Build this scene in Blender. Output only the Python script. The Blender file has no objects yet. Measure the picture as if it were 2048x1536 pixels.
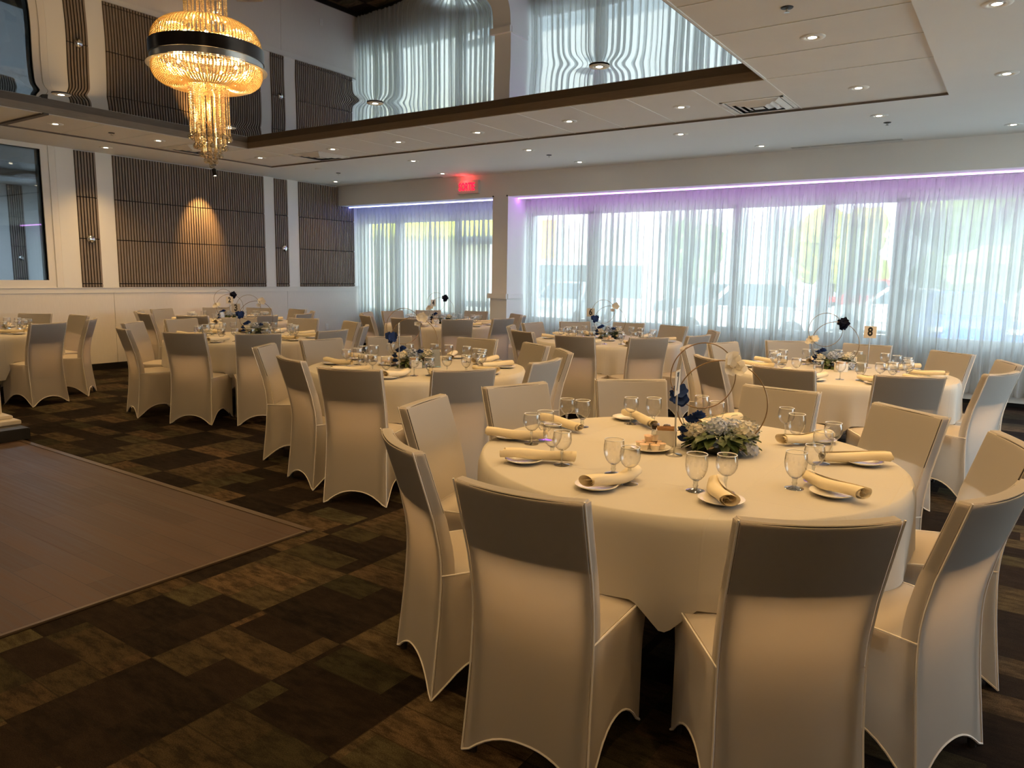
import bpy, bmesh, math, random
import numpy as np
from mathutils import Vector, Matrix
random.seed(7)
PI = math.pi
SC = bpy.context.scene
COL = SC.collection

# ------------------------------------------------------------------ camera, exposure, sky, sun
FPX = 1470.34
F = Vector((-0.56052466, 0.81522831, -0.14565338)); R = Vector((0.82251869, 0.56849681, 0.01656455)); U = Vector((-0.09630737, 0.11051779, 0.989197))
cam_data = bpy.data.cameras.new('camera'); cam = bpy.data.objects.new('camera', cam_data); COL.objects.link(cam)
cam_data.sensor_fit = 'HORIZONTAL'; cam_data.sensor_width = 36.0; cam_data.lens = FPX / 2048 * 36.0
cam_data.clip_start = 0.05; cam_data.clip_end = 400
cam.matrix_world = Matrix(((R.x, U.x, -F.x, 0), (R.y, U.y, -F.y, 0), (R.z, U.z, -F.z, 1.55), (0, 0, 0, 1)))
SC.camera = cam
SC.view_settings.view_transform = 'Standard'; SC.view_settings.look = 'None'
SC.view_settings.exposure = 1.6; SC.view_settings.gamma = 1.0
SC.view_settings.use_curve_mapping = False
SC.cycles.max_bounces = 10; SC.cycles.diffuse_bounces = 4; SC.cycles.glossy_bounces = 5; SC.cycles.transmission_bounces = 8
SC.cycles.transparent_max_bounces = 40; SC.cycles.caustics_reflective = False; SC.cycles.caustics_refractive = False
SC.cycles.sample_clamp_indirect = 6.0

WORLD = bpy.data.worlds.new('sky_world'); SC.world = WORLD; WORLD.use_nodes = True
wn = WORLD.node_tree; wn.nodes.clear()
w_out = wn.nodes.new('ShaderNodeOutputWorld'); w_bg = wn.nodes.new('ShaderNodeBackground')
w_tc = wn.nodes.new('ShaderNodeTexCoord'); w_sep = wn.nodes.new('ShaderNodeSeparateXYZ'); w_rmp = wn.nodes.new('ShaderNodeValToRGB')
wn.links.new(w_tc.outputs['Generated'], w_sep.inputs[0]); wn.links.new(w_sep.outputs['Z'], w_rmp.inputs[0])
w_rmp.color_ramp.elements[0].position = 0.0; w_rmp.color_ramp.elements[0].color = (0.86, 0.94, 1.0, 1)
w_rmp.color_ramp.elements[1].position = 0.6; w_rmp.color_ramp.elements[1].color = (0.62, 0.80, 1.0, 1)
wn.links.new(w_rmp.outputs[0], w_bg.inputs['Color']); wn.links.new(w_bg.outputs[0], w_out.inputs[0])
w_bg.inputs['Strength'].default_value = 2.0

def add_portal(loc, rot, w, h):
    d = bpy.data.lights.new('window_portal', 'AREA'); d.shape = 'RECTANGLE'; d.size = w; d.size_y = h; d.cycles.is_portal = True
    o = bpy.data.objects.new('window_portal', d); o.location = loc; o.rotation_euler = rot; COL.objects.link(o)
add_portal((4.45, 7.5, 1.65), (0, PI / 2, 0), 2.8, 5.8)           # light from these faces the room
add_portal((-2.0, 11.60, 1.70), (-PI / 2, 0, 0), 10.8, 2.0)
add_portal((-9.7, 11.60, 1.70), (-PI / 2, 0, 0), 3.9, 2.0)
def add_light(name, kind, loc, energy, color, **kw):
    d = bpy.data.lights.new(name, kind); d.energy = energy; d.color = color
    for k, v in kw.items(): setattr(d, k, v)
    o = bpy.data.objects.new(name, d); o.location = loc; COL.objects.link(o); return o
sun = add_light('sun', 'SUN', (0, 0, 30), 6.5, (1.0, 0.95, 0.86), angle=0.02)
sun.rotation_euler = (math.radians(42), 0, math.radians(-25))      # high and behind the building: lights the car park, never enters the room
WARM = (1.0, 0.61, 0.235)
SPOT_W = 29.0

# ------------------------------------------------------------------ room measures (metres)
XL, XR = -11.675, 4.2
YB, YH, YW = -5.0, 10.58, 11.266
ZC, ZH, ZR = 3.281, 2.895, 1.27
Z_GLASS0, Z_GLASS1 = 0.77, 2.63
Y_CURT = 11.10
WX1 = 3.4

# ------------------------------------------------------------------ mesh builder
class MB:
    def __init__(s): s.v = []; s.f = []; s.m = []
    def add(s, vs, fs, M=None, mi=0):
        o = len(s.v)
        s.v.extend([tuple(M @ Vector(v)) for v in vs] if M is not None else [tuple(v) for v in vs])
        s.f.extend([tuple(i + o for i in f) for f in fs]); s.m.extend([mi] * len(fs)); return s
    def box(s, x0, x1, y0, y1, z0, z1, M=None, mi=0):
        v = [(x, y, z) for z in (z0, z1) for y in (y0, y1) for x in (x0, x1)]
        return s.add(v, [(0, 2, 3, 1), (4, 5, 7, 6), (0, 1, 5, 4), (2, 6, 7, 3), (0, 4, 6, 2), (1, 3, 7, 5)], M, mi)
    def lathe(s, prof, n=24, c=(0, 0, 0), M=None, closed=False, mi=0):
        v = []; f = []; k = len(prof)
        for i in range(n):
            a = 2 * PI * i / n
            for r, z in prof: v.append((c[0] + r * math.cos(a), c[1] + r * math.sin(a), c[2] + z))
        for i in range(n):
            j = (i + 1) % n
            for t in range(k - 1): f.append((i * k + t, j * k + t, j * k + t + 1, i * k + t + 1))
        if prof[0][0] > 1e-6 and closed: f.append(tuple(i * k for i in range(n))[::-1])
        if prof[-1][0] > 1e-6 and closed: f.append(tuple(i * k + k - 1 for i in range(n)))
        return s.add(v, f, M, mi)
    def cyl(s, p, r, h, n=16, r1=None, M=None, mi=0):
        return s.lathe([(r, 0), (r if r1 is None else r1, h)], n, p, M, True, mi)
    def sphere(s, c, r, nu=12, nv=8, M=None, sc=(1, 1, 1), mi=0):
        v = []; f = []
        for j in range(nv + 1):
            t = PI * j / nv
            for i in range(nu):
                a = 2 * PI * i / nu
                v.append((c[0] + r * sc[0] * math.sin(t) * math.cos(a), c[1] + r * sc[1] * math.sin(t) * math.sin(a), c[2] + r * sc[2] * math.cos(t)))
        for j in range(nv):
            for i in range(nu):
                k = (i + 1) % nu; f.append((j * nu + i, (j + 1) * nu + i, (j + 1) * nu + k, j * nu + k))
        return s.add(v, f, M, mi)
    def tube(s, pts, r, n=6, closed=False, M=None, mi=0):
        P = [Vector(p) for p in pts]; v = []; f = []; N = len(P); up = Vector((0, 0, 1)); prev = None
        for i, p in enumerate(P):
            a = P[(i - 1) % N] if (closed or i > 0) else p; b = P[(i + 1) % N] if (closed or i < N - 1) else p
            t = (b - a).normalized()
            if prev is None:
                prev = t.cross(up)
                if prev.length < 1e-3: prev = t.cross(Vector((1, 0, 0)))
            x = (prev - t * prev.dot(t)); x.normalize(); y = t.cross(x); prev = x
            rr = r[i] if isinstance(r, (list, tuple)) else r
            for k in range(n):
                q = 2 * PI * k / n; v.append(p + x * (rr * math.cos(q)) + y * (rr * math.sin(q)))
        for i in range(N if closed else N - 1):
            j = (i + 1) % N
            for k in range(n):
                l = (k + 1) % n; f.append((i * n + k, i * n + l, j * n + l, j * n + k))
        if not closed: f.append(tuple(range(n))[::-1]); f.append(tuple((N - 1) * n + k for k in range(n)))
        return s.add(v, f, M, mi)
    def grid(s, fn, nu, nv, M=None, mi=0):
        v = [fn(i / nu, j / nv) for j in range(nv + 1) for i in range(nu + 1)]
        f = [(j * (nu + 1) + i, j * (nu + 1) + i + 1, (j + 1) * (nu + 1) + i + 1, (j + 1) * (nu + 1) + i) for j in range(nv) for i in range(nu)]
        return s.add(v, f, M, mi)
    def mesh(s, name, mats, ang=35, weld=0, bevel=0):
        me = bpy.data.meshes.new(name); me.from_pydata(s.v, [], s.f)
        if not isinstance(mats, (list, tuple)): mats = [mats]
        for m in mats: me.materials.append(m)
        if len(mats) > 1: me.polygons.foreach_set('material_index', s.m)
        if weld or bevel:
            bm = bmesh.new(); bm.from_mesh(me)
            if weld: bmesh.ops.remove_doubles(bm, verts=bm.verts, dist=weld)
            bmesh.ops.recalc_face_normals(bm, faces=bm.faces)
            if bevel:
                es = [e for e in bm.edges if len(e.link_faces) == 2 and e.calc_face_angle(0) > math.radians(48)]
                bmesh.ops.bevel(bm, geom=es, offset=bevel, segments=2, affect='EDGES', clamp_overlap=True)
            bm.to_mesh(me); bm.free()
        if ang:
            me.polygons.foreach_set('use_smooth', [True] * len(me.polygons)); me.set_sharp_from_angle(angle=math.radians(ang))
        me.update(); return me
    def build(s, name, mats, parent=None, ang=35, weld=0, bevel=0, loc=None, rz=0):
        return link(name, s.mesh(name, mats, ang, weld, bevel), parent, loc, rz)

def link(name, me, parent=None, loc=None, rz=0):
    o = bpy.data.objects.new(name, me); COL.objects.link(o)
    if parent is not None: o.parent = parent
    if loc is not None: o.location = loc
    if rz: o.rotation_euler = (0, 0, rz)
    return o
def tag(o, label, cat, group=None, kind=None):
    o['label'] = label; o['category'] = cat
    if group: o['group'] = group
    if kind: o['kind'] = kind
    return o
def thing(name, label, cat, loc=(0, 0, 0), rz=0, group=None):
    o = bpy.data.objects.new(name, None); COL.objects.link(o); o.location = loc; o.rotation_euler = (0, 0, rz)
    o.empty_display_size = 0.1
    return tag(o, label, cat, group)
def struct(name, mb, m, **kw):
    o = mb.build(name, m, **kw); o['kind'] = 'structure'; return o
def dup(root, loc, rz=0, label=None, group=None):
    r = root.copy(); COL.objects.link(r); r.location = loc; r.rotation_euler = (0, 0, rz)
    if label: r['label'] = label
    if group: r['group'] = group
    for ch in list(root.children):
        c = ch.copy(); COL.objects.link(c); c.parent = r
        for g in ch.children:
            d = g.copy(); COL.objects.link(d); d.parent = c
    return r
ORD = ['first', 'second', 'third', 'fourth', 'fifth', 'sixth', 'seventh', 'eighth', 'ninth', 'tenth']
def order_words(i, n):
    if n == 1: return 'the only one'
    if i == 0: return 'leftmost'
    if i == n - 1: return 'rightmost'
    return ORD[i] + ' from the left'
def bearing(x, y): return math.atan2(x * R.x + y * R.y, x * F.x + y * F.y)

# ------------------------------------------------------------------ materials
class NT:
    def __init__(s, name):
        s.m = bpy.data.materials.new(name); s.m.use_nodes = True; s.t = s.m.node_tree; s.t.nodes.clear()
        s.out = s.t.nodes.new('ShaderNodeOutputMaterial')
    def n(s, typ, **kw):
        x = s.t.nodes.new(typ)
        for k, v in kw.items():
            if k in x.inputs: x.inputs[k].default_value = v
            else: setattr(x, k, v)
        return x
    def l(s, a, b): s.t.links.new(a, b)
    def math(s, op, a, b=None, c=None):
        x = s.t.nodes.new('ShaderNodeMath'); x.operation = op
        for i, q in enumerate((a, b, c)):
            if q is None: continue
            if isinstance(q, (int, float)): x.inputs[i].default_value = q
            else: s.l(q, x.inputs[i])
        return x.outputs[0]
def c4(c): return (c[0], c[1], c[2], 1)
def srgb(r, g, b):
    f = lambda v: (v / 255 / 12.92) if v / 255 <= .04045 else ((v / 255 + .055) / 1.055) ** 2.4
    return (f(r), f(g), f(b))
def pbr(name, col, rough=0.6, metal=0.0, noise=0.0, nscale=40.0, bump=0.0, bscale=200.0, spec=0.5, coord='Object', stretch=None):
    k = NT(name); p = k.n('ShaderNodeBsdfPrincipled'); p.inputs['Base Color'].default_value = c4(col)
    p.inputs['Roughness'].default_value = rough; p.inputs['Metallic'].default_value = metal; p.inputs['Specular IOR Level'].default_value = spec
    tc = k.n('ShaderNodeTexCoord'); src = tc.outputs[coord]
    if stretch:
        mp = k.n('ShaderNodeMapping'); mp.inputs['Scale'].default_value = stretch; k.l(src, mp.inputs[0]); src = mp.outputs[0]
    if noise:
        nz = k.n('ShaderNodeTexNoise', Scale=nscale, Detail=4.0); k.l(src, nz.inputs['Vector'])
        mx = k.n('ShaderNodeMix', data_type='RGBA'); mx.inputs[6].default_value = c4([q * (1 - noise) for q in col]); mx.inputs[7].default_value = c4([min(1, q * (1 + noise)) for q in col])
        k.l(nz.outputs[0], mx.inputs[0]); k.l(mx.outputs[2], p.inputs['Base Color'])
    if bump:
        nb = k.n('ShaderNodeTexNoise', Scale=bscale, Detail=3.0); k.l(src, nb.inputs['Vector'])
        b = k.n('ShaderNodeBump', Strength=bump, Distance=0.002); k.l(nb.outputs[0], b.inputs['Height']); k.l(b.outputs[0], p.inputs['Normal'])
    k.l(p.outputs[0], k.out.inputs[0]); return k.m
def emit(name, col, s):
    k = NT(name); e = k.n('ShaderNodeEmission', Strength=s); e.inputs[0].default_value = c4(col); k.l(e.outputs[0], k.out.inputs[0]); return k.m
def cloth(name, col, trans, tcol=None, weave=900.0, bump=0.06, wrinkle=0.0, crease=0.0):
    k = NT(name); d = k.n('ShaderNodeBsdfDiffuse'); d.inputs[0].default_value = c4(col); t = k.n('ShaderNodeBsdfTranslucent'); t.inputs[0].default_value = c4(tcol or col)
    tc = k.n('ShaderNodeTexCoord'); nz = k.n('ShaderNodeTexNoise', Scale=weave, Detail=2.0); k.l(tc.outputs['Object'], nz.inputs['Vector'])
    b = k.n('ShaderNodeBump', Strength=bump, Distance=0.001); k.l(nz.outputs[0], b.inputs['Height']); nrm = b.outputs[0]
    if wrinkle:
        n2 = k.n('ShaderNodeTexNoise', Scale=5.0, Detail=3.0); k.l(tc.outputs['Object'], n2.inputs['Vector'])
        b2 = k.n('ShaderNodeBump', Strength=wrinkle, Distance=0.02); k.l(n2.outputs[0], b2.inputs['Height']); k.l(nrm, b2.inputs['Normal']); nrm = b2.outputs[0]
    if crease:                              # sharp fold lines left by ironing
        sp = k.n('ShaderNodeSeparateXYZ'); k.l(tc.outputs['Object'], sp.inputs[0])
        lines = [k.math('SUBTRACT', 1.0, k.math('MINIMUM', k.math('DIVIDE', k.math('PINGPONG', k.math('ADD', sp.outputs[ax], off), .23), .006), 1.0)) for ax, off in (('X', .07), ('Y', .02))]
        b3 = k.n('ShaderNodeBump', Strength=crease, Distance=0.004); k.l(k.math('MAXIMUM', lines[0], lines[1]), b3.inputs['Height']); k.l(nrm, b3.inputs['Normal']); nrm = b3.outputs[0]
    k.l(nrm, d.inputs['Normal'])
    m = k.n('ShaderNodeMixShader', Fac=trans); k.l(d.outputs[0], m.inputs[1]); k.l(t.outputs[0], m.inputs[2]); k.l(m.outputs[0], k.out.inputs[0]); return k.m
def thin_glass(name, tint=(1, 1, 1), ior=1.45, dense=0.0, edge=1.0):
    k = NT(name); tr = k.n('ShaderNodeBsdfTransparent'); tr.inputs[0].default_value = c4(tint); g = k.n('ShaderNodeBsdfGlossy', Roughness=0.02)
    lw = k.n('ShaderNodeLayerWeight', Blend=0.5); f0 = ((ior - 1) / (ior + 1)) ** 2 * 1.8       # Schlick, the same from both sides of the wall
    fac = k.math('MINIMUM', k.math('MULTIPLY_ADD', k.math('POWER', lw.outputs['Facing'], 2.8), 0.9, f0 + dense), 1.0)
    mc = k.n('ShaderNodeMix', data_type='RGBA'); mc.inputs[6].default_value = c4(tint); mc.inputs[7].default_value = c4([q * edge for q in tint])
    k.l(k.math('POWER', lw.outputs['Facing'], 2.5), mc.inputs[0]); k.l(mc.outputs[2], tr.inputs[0])
    m = k.n('ShaderNodeMixShader'); k.l(fac, m.inputs[0]); k.l(tr.outputs[0], m.inputs[1]); k.l(g.outputs[0], m.inputs[2]); k.l(m.outputs[0], k.out.inputs[0]); return k.m

M = {}
M['cover'] = cloth('spandex_white', (0.84, 0.80, 0.755), 0.60, (0.93, 0.86, 0.78), bump=0.05)
M['hem'] = cloth('spandex_hem', (0.88, 0.84, 0.80), 0.0)
M['pad'] = pbr('chair_padding', (0.10, 0.09, 0.08), 0.9)
M['chair_metal'] = pbr('chair_frame_metal', (0.05, 0.045, 0.04), 0.45, 0.6)
M['cloth'] = cloth('table_linen_white', (0.60, 0.57, 0.525), 0.06, wrinkle=0.12, crease=0.22)
M['napkin'] = cloth('napkin_ivory', (0.86, 0.76, 0.57), 0.08, bump=0.12, wrinkle=0.25)
M['china'] = pbr('white_china', (0.82, 0.80, 0.77), 0.18)
M['glass'] = thin_glass('clear_glass', dense=0.05, edge=0.22)
M['rim_glint'] = pbr('white_rim_glint', (0.86, 0.87, 0.88), 0.12)  # bright glint of the clear rim put in as opaque white colour
M['glass_stem'] = thin_glass('clear_glass_stem', (0.93, 0.95, 0.94), 1.55, 0.18, 0.35)
M['chrome'] = pbr('chrome', (0.82, 0.82, 0.82), 0.12, 1.0)
M['steel'] = pbr('brushed_steel', (0.55, 0.53, 0.50), 0.3, 1.0)
M['gold'] = pbr('gold_wire', (0.30, 0.205, 0.11), 0.35, 0.8)
M['white'] = pbr('white_paint', (0.84, 0.83, 0.80), 0.55, noise=0.02, nscale=3)
M['header'] = pbr('white_wall_paint', (0.80, 0.79, 0.77), 0.6, noise=0.02, nscale=3)
M['ceil'] = pbr('ceiling_white', (0.86, 0.85, 0.83), 0.75, noise=0.02, nscale=2)
M['tile'] = pbr('ceiling_tile', (0.80, 0.77, 0.73), 0.8, noise=0.03, nscale=4)
M['wains'] = pbr('wainscot_woodgrain_white', (0.78, 0.74, 0.69), 0.5, noise=0.07, nscale=14, stretch=(10, 10, 0.6), bump=0.15, bscale=30)
M['frame_white'] = pbr('white_frame_paint', (0.82, 0.79, 0.74), 0.45)
M['baseb'] = pbr('black_baseboard', (0.012, 0.011, 0.010), 0.4)
M['black'] = pbr('matt_black', (0.015, 0.014, 0.013), 0.5)
M['slat'] = pbr('walnut_slat', (0.25, 0.198, 0.155), 0.55, noise=0.22, nscale=9, stretch=(12, 12, 0.7))
M['felt'] = pbr('black_felt', (0.008, 0.007, 0.007), 0.95)
M['brownwood'] = pbr('brown_wood_fascia', (0.32, 0.235, 0.165), 0.45, noise=0.25, nscale=7, stretch=(1, 1, 14))
M['bandgap'] = pbr('brown_shadow_gap', (0.16, 0.13, 0.105), 0.7)
M['led_white'] = emit('downlight_led', (1.0, 0.86, 0.62), 9.0)
M['bulb'] = emit('chandelier_bulb_glow', (1.0, 0.70, 0.32), 40.0)
M['bronze'] = pbr('dark_bronze_band', (0.055, 0.042, 0.035), 0.28, 0.85)
M['paper'] = pbr('card_paper', (0.62, 0.56, 0.48), 0.7)
M['ink'] = pbr('black_ink', (0.01, 0.01, 0.01), 0.6)
M['red'] = emit('exit_red_glow', (1.0, 0.005, 0.02), 1.6)
M['sign_face'] = pbr('exit_sign_face', (0.60, 0.58, 0.55), 0.4)
M['heater'] = pbr('heater_white', (0.70, 0.69, 0.67), 0.4)
M['alu'] = pbr('window_frame_white', (0.75, 0.75, 0.75), 0.4)
M['window'] = thin_glass('window_pane', (0.93, 0.96, 0.95), 1.2)
M['leaf'] = pbr('green_leaf', (0.075, 0.11, 0.035), 0.45, noise=0.35, nscale=30)
M['leaf_pale'] = pbr('eucalyptus_leaf', (0.17, 0.22, 0.17), 0.6, noise=0.3, nscale=40)
M['navy'] = cloth('navy_petal', (0.03, 0.055, 0.17), 0.15)
M['black_petal'] = cloth('near_black_petal', (0.012, 0.014, 0.028), 0.1)
M['paleblue'] = cloth('pale_blue_petal', (0.56, 0.61, 0.74), 0.25)
M['cream'] = cloth('cream_petal', (0.78, 0.68, 0.50), 0.25)
M['petal_white'] = cloth('white_petal', (0.82, 0.78, 0.70), 0.3)
M['pollen'] = pbr('yellow_pollen', (0.6, 0.38, 0.06), 0.7)
M['pot'] = pbr('dark_vase', (0.03, 0.035, 0.03), 0.4)
M['packet'] = pbr('brown_sugar_packet', (0.50, 0.28, 0.12), 0.7, noise=0.3, nscale=60)
M['lid_print'] = pbr('creamer_lid_print', (0.74, 0.50, 0.34), 0.5, noise=0.4, nscale=120)
M['creamer'] = pbr('creamer_cup', (0.84, 0.74, 0.60), 0.35)
M['acrylic'] = thin_glass('clear_acrylic', (0.9, 0.94, 0.95), 1.45, 0.06)
M['menu'] = pbr('printed_menu_paper', (0.46, 0.43, 0.40), 0.5, noise=0.25, nscale=60, stretch=(1, 1, 3))
M['pepper'] = pbr('pepper_grey', (0.16, 0.15, 0.13), 0.8)
M['darkmirror'] = None

def mirror_material(name, col, rough):
    k = NT(name); g = k.n('ShaderNodeBsdfGlossy', Roughness=rough); g.inputs[0].default_value = c4(col)
    k.l(g.outputs[0], k.out.inputs[0]); return k.m
M['film'] = mirror_material('glossy_stretch_film', (0.52, 0.52, 0.52), 0.015)

def crystal(name, col, t=0.55):
    k = NT(name); a = k.n('ShaderNodeBsdfTranslucent'); a.inputs[0].default_value = c4(col); d = k.n('ShaderNodeBsdfDiffuse'); d.inputs[0].default_value = c4(col)
    g = k.n('ShaderNodeBsdfGlossy', Roughness=0.08); g.inputs[0].default_value = (1, 0.95, 0.88, 1)
    m1 = k.n('ShaderNodeMixShader', Fac=t); k.l(d.outputs[0], m1.inputs[1]); k.l(a.outputs[0], m1.inputs[2])
    m2 = k.n('ShaderNodeMixShader', Fac=0.22); k.l(m1.outputs[0], m2.inputs[1]); k.l(g.outputs[0], m2.inputs[2]); k.l(m2.outputs[0], k.out.inputs[0]); return k.m
M['bead'] = crystal('crystal_bead', (0.95, 0.76, 0.42))
M['ball'] = thin_glass('crystal_ball_glass', (0.97, 0.93, 0.82), 1.7, 0.18)

def sheer(name):
    k = NT(name); tr = k.n('ShaderNodeBsdfTransparent'); tr.inputs[0].default_value = (0.94, 0.96, 0.96, 1)
    tl = k.n('ShaderNodeBsdfTranslucent'); tl.inputs[0].default_value = (0.80, 0.80, 0.78, 1)
    df = k.n('ShaderNodeBsdfDiffuse'); df.inputs[0].default_value = (0.74, 0.73, 0.72, 1)
    tc = k.n('ShaderNodeTexCoord'); mp = k.n('ShaderNodeMapping'); mp.inputs['Scale'].default_value = (260, 40, 5); k.l(tc.outputs['Object'], mp.inputs[0])
    nz = k.n('ShaderNodeTexNoise', Scale=1.0, Detail=3.0); k.l(mp.outputs[0], nz.inputs['Vector'])
    op = k.math('MULTIPLY_ADD', nz.outputs[0], 0.34, 0.48)          # share of the weave that is thread
    m1 = k.n('ShaderNodeMixShader', Fac=0.30); k.l(tl.outputs[0], m1.inputs[1]); k.l(df.outputs[0], m1.inputs[2])
    m2 = k.n('ShaderNodeMixShader'); k.l(op, m2.inputs[0]); k.l(tr.outputs[0], m2.inputs[1]); k.l(m1.outputs[0], m2.inputs[2])
    k.l(m2.outputs[0], k.out.inputs[0]); return k.m
M['sheer'] = sheer('sheer_curtain_voile')

def led_strip(name, c0, c1, s):
    k = NT(name); tc = k.n('ShaderNodeTexCoord'); sp = k.n('ShaderNodeSeparateXYZ'); k.l(tc.outputs['Generated'], sp.inputs[0])
    rp = k.n('ShaderNodeValToRGB'); rp.color_ramp.elements[0].color = c4(c0); rp.color_ramp.elements[1].color = c4(c1); k.l(sp.outputs['X'], rp.inputs[0])
    e = k.n('ShaderNodeEmission', Strength=s); k.l(rp.outputs[0], e.inputs[0]); k.l(e.outputs[0], k.out.inputs[0]); return k.m
M['led_blue'] = led_strip('led_strip_blue', (0.16, 0.22, 1.0), (0.42, 0.36, 1.0), 5.0)
M['led_purple'] = led_strip('led_strip_purple', (0.60, 0.14, 1.0), (0.78, 0.34, 0.98), 6.0)

def carpet():
    k = NT('patchwork_carpet'); p = k.n('ShaderNodeBsdfPrincipled'); p.inputs['Roughness'].default_value = 0.95; p.inputs['Specular IOR Level'].default_value = 0.1
    tc = k.n('ShaderNodeTexCoord'); sp = k.n('ShaderNodeSeparateXYZ'); k.l(tc.outputs['Object'], sp.inputs[0])
    S = 0.525
    u = k.math('DIVIDE', k.math('ADD', sp.outputs['X'], 2.755 + 40 * S), S); v = k.math('DIVIDE', k.math('ADD', sp.outputs['Y'], -1.47 + 40 * S), S)
    cu = k.math('FLOOR', u); cv = k.math('FLOOR', v)
    chk = k.math('MODULO', k.math('ADD', cu, cv), 2.0)                     # 0 = light square, 1 = dark square
    pv = k.math('FLOOR', k.math('MULTIPLY', v, 3.0))
    cmb = k.n('ShaderNodeCombineXYZ'); k.l(cu, cmb.inputs[0]); k.l(pv, cmb.inputs[1])
    wn1 = k.n('ShaderNodeTexWhiteNoise', noise_dimensions='3D'); k.l(cmb.outputs[0], wn1.inputs['Vector'])
    off = k.math('ADD', u, k.math('MULTIPLY', wn1.outputs['Value'], 3.0)); pu = k.math('FLOOR', k.math('MULTIPLY', off, 1.4))
    cmb2 = k.n('ShaderNodeCombineXYZ'); k.l(pu, cmb2.inputs[0]); k.l(pv, cmb2.inputs[1]); k.l(cu, cmb2.inputs[2])
    wn2 = k.n('ShaderNodeTexWhiteNoise', noise_dimensions='3D'); k.l(cmb2.outputs[0], wn2.inputs['Vector'])
    def mix(f, a, b):
        m = k.n('ShaderNodeMix', data_type='RGBA')
        for i, q in ((0, f), (6, a), (7, b)):
            if isinstance(q, (tuple, list)): m.inputs[i].default_value = c4(q)
            elif isinstance(q, (int, float)): m.inputs[i].default_value = q
            else: k.l(q, m.inputs[i])
        return m.outputs[2]
    light = mix(wn2.outputs['Value'], (0.155, 0.100, 0.055), (0.068, 0.062, 0.032))
    dark = mix(wn2.outputs['Value'], (0.010, 0.0065, 0.005), (0.022, 0.0135, 0.0095))
    mp = k.n('ShaderNodeMapping'); mp.inputs['Scale'].default_value = (8, 22, 1); k.l(tc.outputs['Object'], mp.inputs[0])
    nz = k.n('ShaderNodeTexNoise', Scale=1.0, Detail=6.0, Roughness=0.7); k.l(mp.outputs[0], nz.inputs['Vector'])
    rp = k.n('ShaderNodeValToRGB'); rp.color_ramp.elements[0].position = 0.42; rp.color_ramp.elements[1].position = 0.60; k.l(nz.outputs[0], rp.inputs[0])
    wear = mix(k.math('MULTIPLY', rp.outputs[0], 0.80), light, (0.030, 0.021, 0.014))
    wear_d = mix(k.math('MULTIPLY', rp.outputs[0], 0.45), dark, (0.042, 0.028, 0.019))
    cc = k.n('ShaderNodeCombineXYZ'); k.l(cu, cc.inputs[0]); k.l(cv, cc.inputs[1]); cc.inputs[2].default_value = 7.3
    wn3 = k.n('ShaderNodeTexWhiteNoise', noise_dimensions='3D'); k.l(cc.outputs[0], wn3.inputs['Vector'])
    hv = k.n('ShaderNodeHueSaturation'); k.l(wear, hv.inputs['Color']); k.l(k.math('MULTIPLY_ADD', wn3.outputs['Value'], 0.75, 0.55), hv.inputs['Value'])
    col = mix(k.math('ABSOLUTE', k.math('SUBTRACT', chk, k.math('GREATER_THAN', wn2.outputs['Value'], 0.86))), hv.outputs[0], wear_d)
    fn = k.n('ShaderNodeTexNoise', Scale=260.0, Detail=2.0); k.l(tc.outputs['Object'], fn.inputs['Vector'])
    sc = k.math('MULTIPLY_ADD', fn.outputs[0], 1.5, -0.08)
    hs = k.n('ShaderNodeHueSaturation'); k.l(col, hs.inputs['Color']); k.l(sc, hs.inputs['Value'])
    fv = k.math('FRACT', k.math('MULTIPLY', v, 3.0)); fu = k.math('FRACT', u)
    seam = k.math('MAXIMUM', k.math('LESS_THAN', fv, 0.035), k.math('LESS_THAN', fu, 0.008))
    k.l(mix(k.math('MULTIPLY', seam, 0.55), hs.outputs[0], (0.012, 0.009, 0.007)), p.inputs['Base Color'])
    b = k.n('ShaderNodeBump', Strength=0.5, Distance=0.004); k.l(fn.outputs[0], b.inputs['Height']); k.l(b.outputs[0], p.inputs['Normal'])
    k.l(p.outputs[0], k.out.inputs[0]); return k.m
M['carpet'] = carpet()
def plank_floor():
    k = NT('dark_plank_floor'); p = k.n('ShaderNodeBsdfPrincipled'); p.inputs['Roughness'].default_value = 0.4; p.inputs['Specular IOR Level'].default_value = 0.3
    tc = k.n('ShaderNodeTexCoord'); br = k.n('ShaderNodeTexBrick'); br.offset = 0.37
    for q, vv in (('Scale', 1.0), ('Mortar Size', 0.0016), ('Brick Width', 1.22), ('Row Height', 0.15), ('Bias', 0.0)): br.inputs[q].default_value = vv
    br.inputs['Color1'].default_value = (0.056, 0.033, 0.025, 1); br.inputs['Color2'].default_value = (0.077, 0.046, 0.034, 1); br.inputs['Mortar'].default_value = (0.022, 0.013, 0.010, 1)
    k.l(tc.outputs['Object'], br.inputs['Vector'])
    mp = k.n('ShaderNodeMapping'); mp.inputs['Scale'].default_value = (1.5, 45, 1); k.l(tc.outputs['Object'], mp.inputs[0])
    nz = k.n('ShaderNodeTexNoise', Scale=1.0, Detail=5.0); k.l(mp.outputs[0], nz.inputs['Vector'])
    hs = k.n('ShaderNodeHueSaturation'); k.l(br.outputs[0], hs.inputs['Color']); k.l(k.math('MULTIPLY_ADD', nz.outputs[0], 1.1, 0.45), hs.inputs['Value']); k.l(hs.outputs[0], p.inputs['Base Color'])
    k.l(k.math('MULTIPLY_ADD', nz.outputs[0], 0.35, 0.30), p.inputs['Roughness'])
    b = k.n('ShaderNodeBump', Strength=0.25, Distance=0.002); k.l(nz.outputs[0], b.inputs['Height']); k.l(b.outputs[0], p.inputs['Normal'])
    k.l(p.outputs[0], k.out.inputs[0]); return k.m
M['planks'] = plank_floor()

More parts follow.
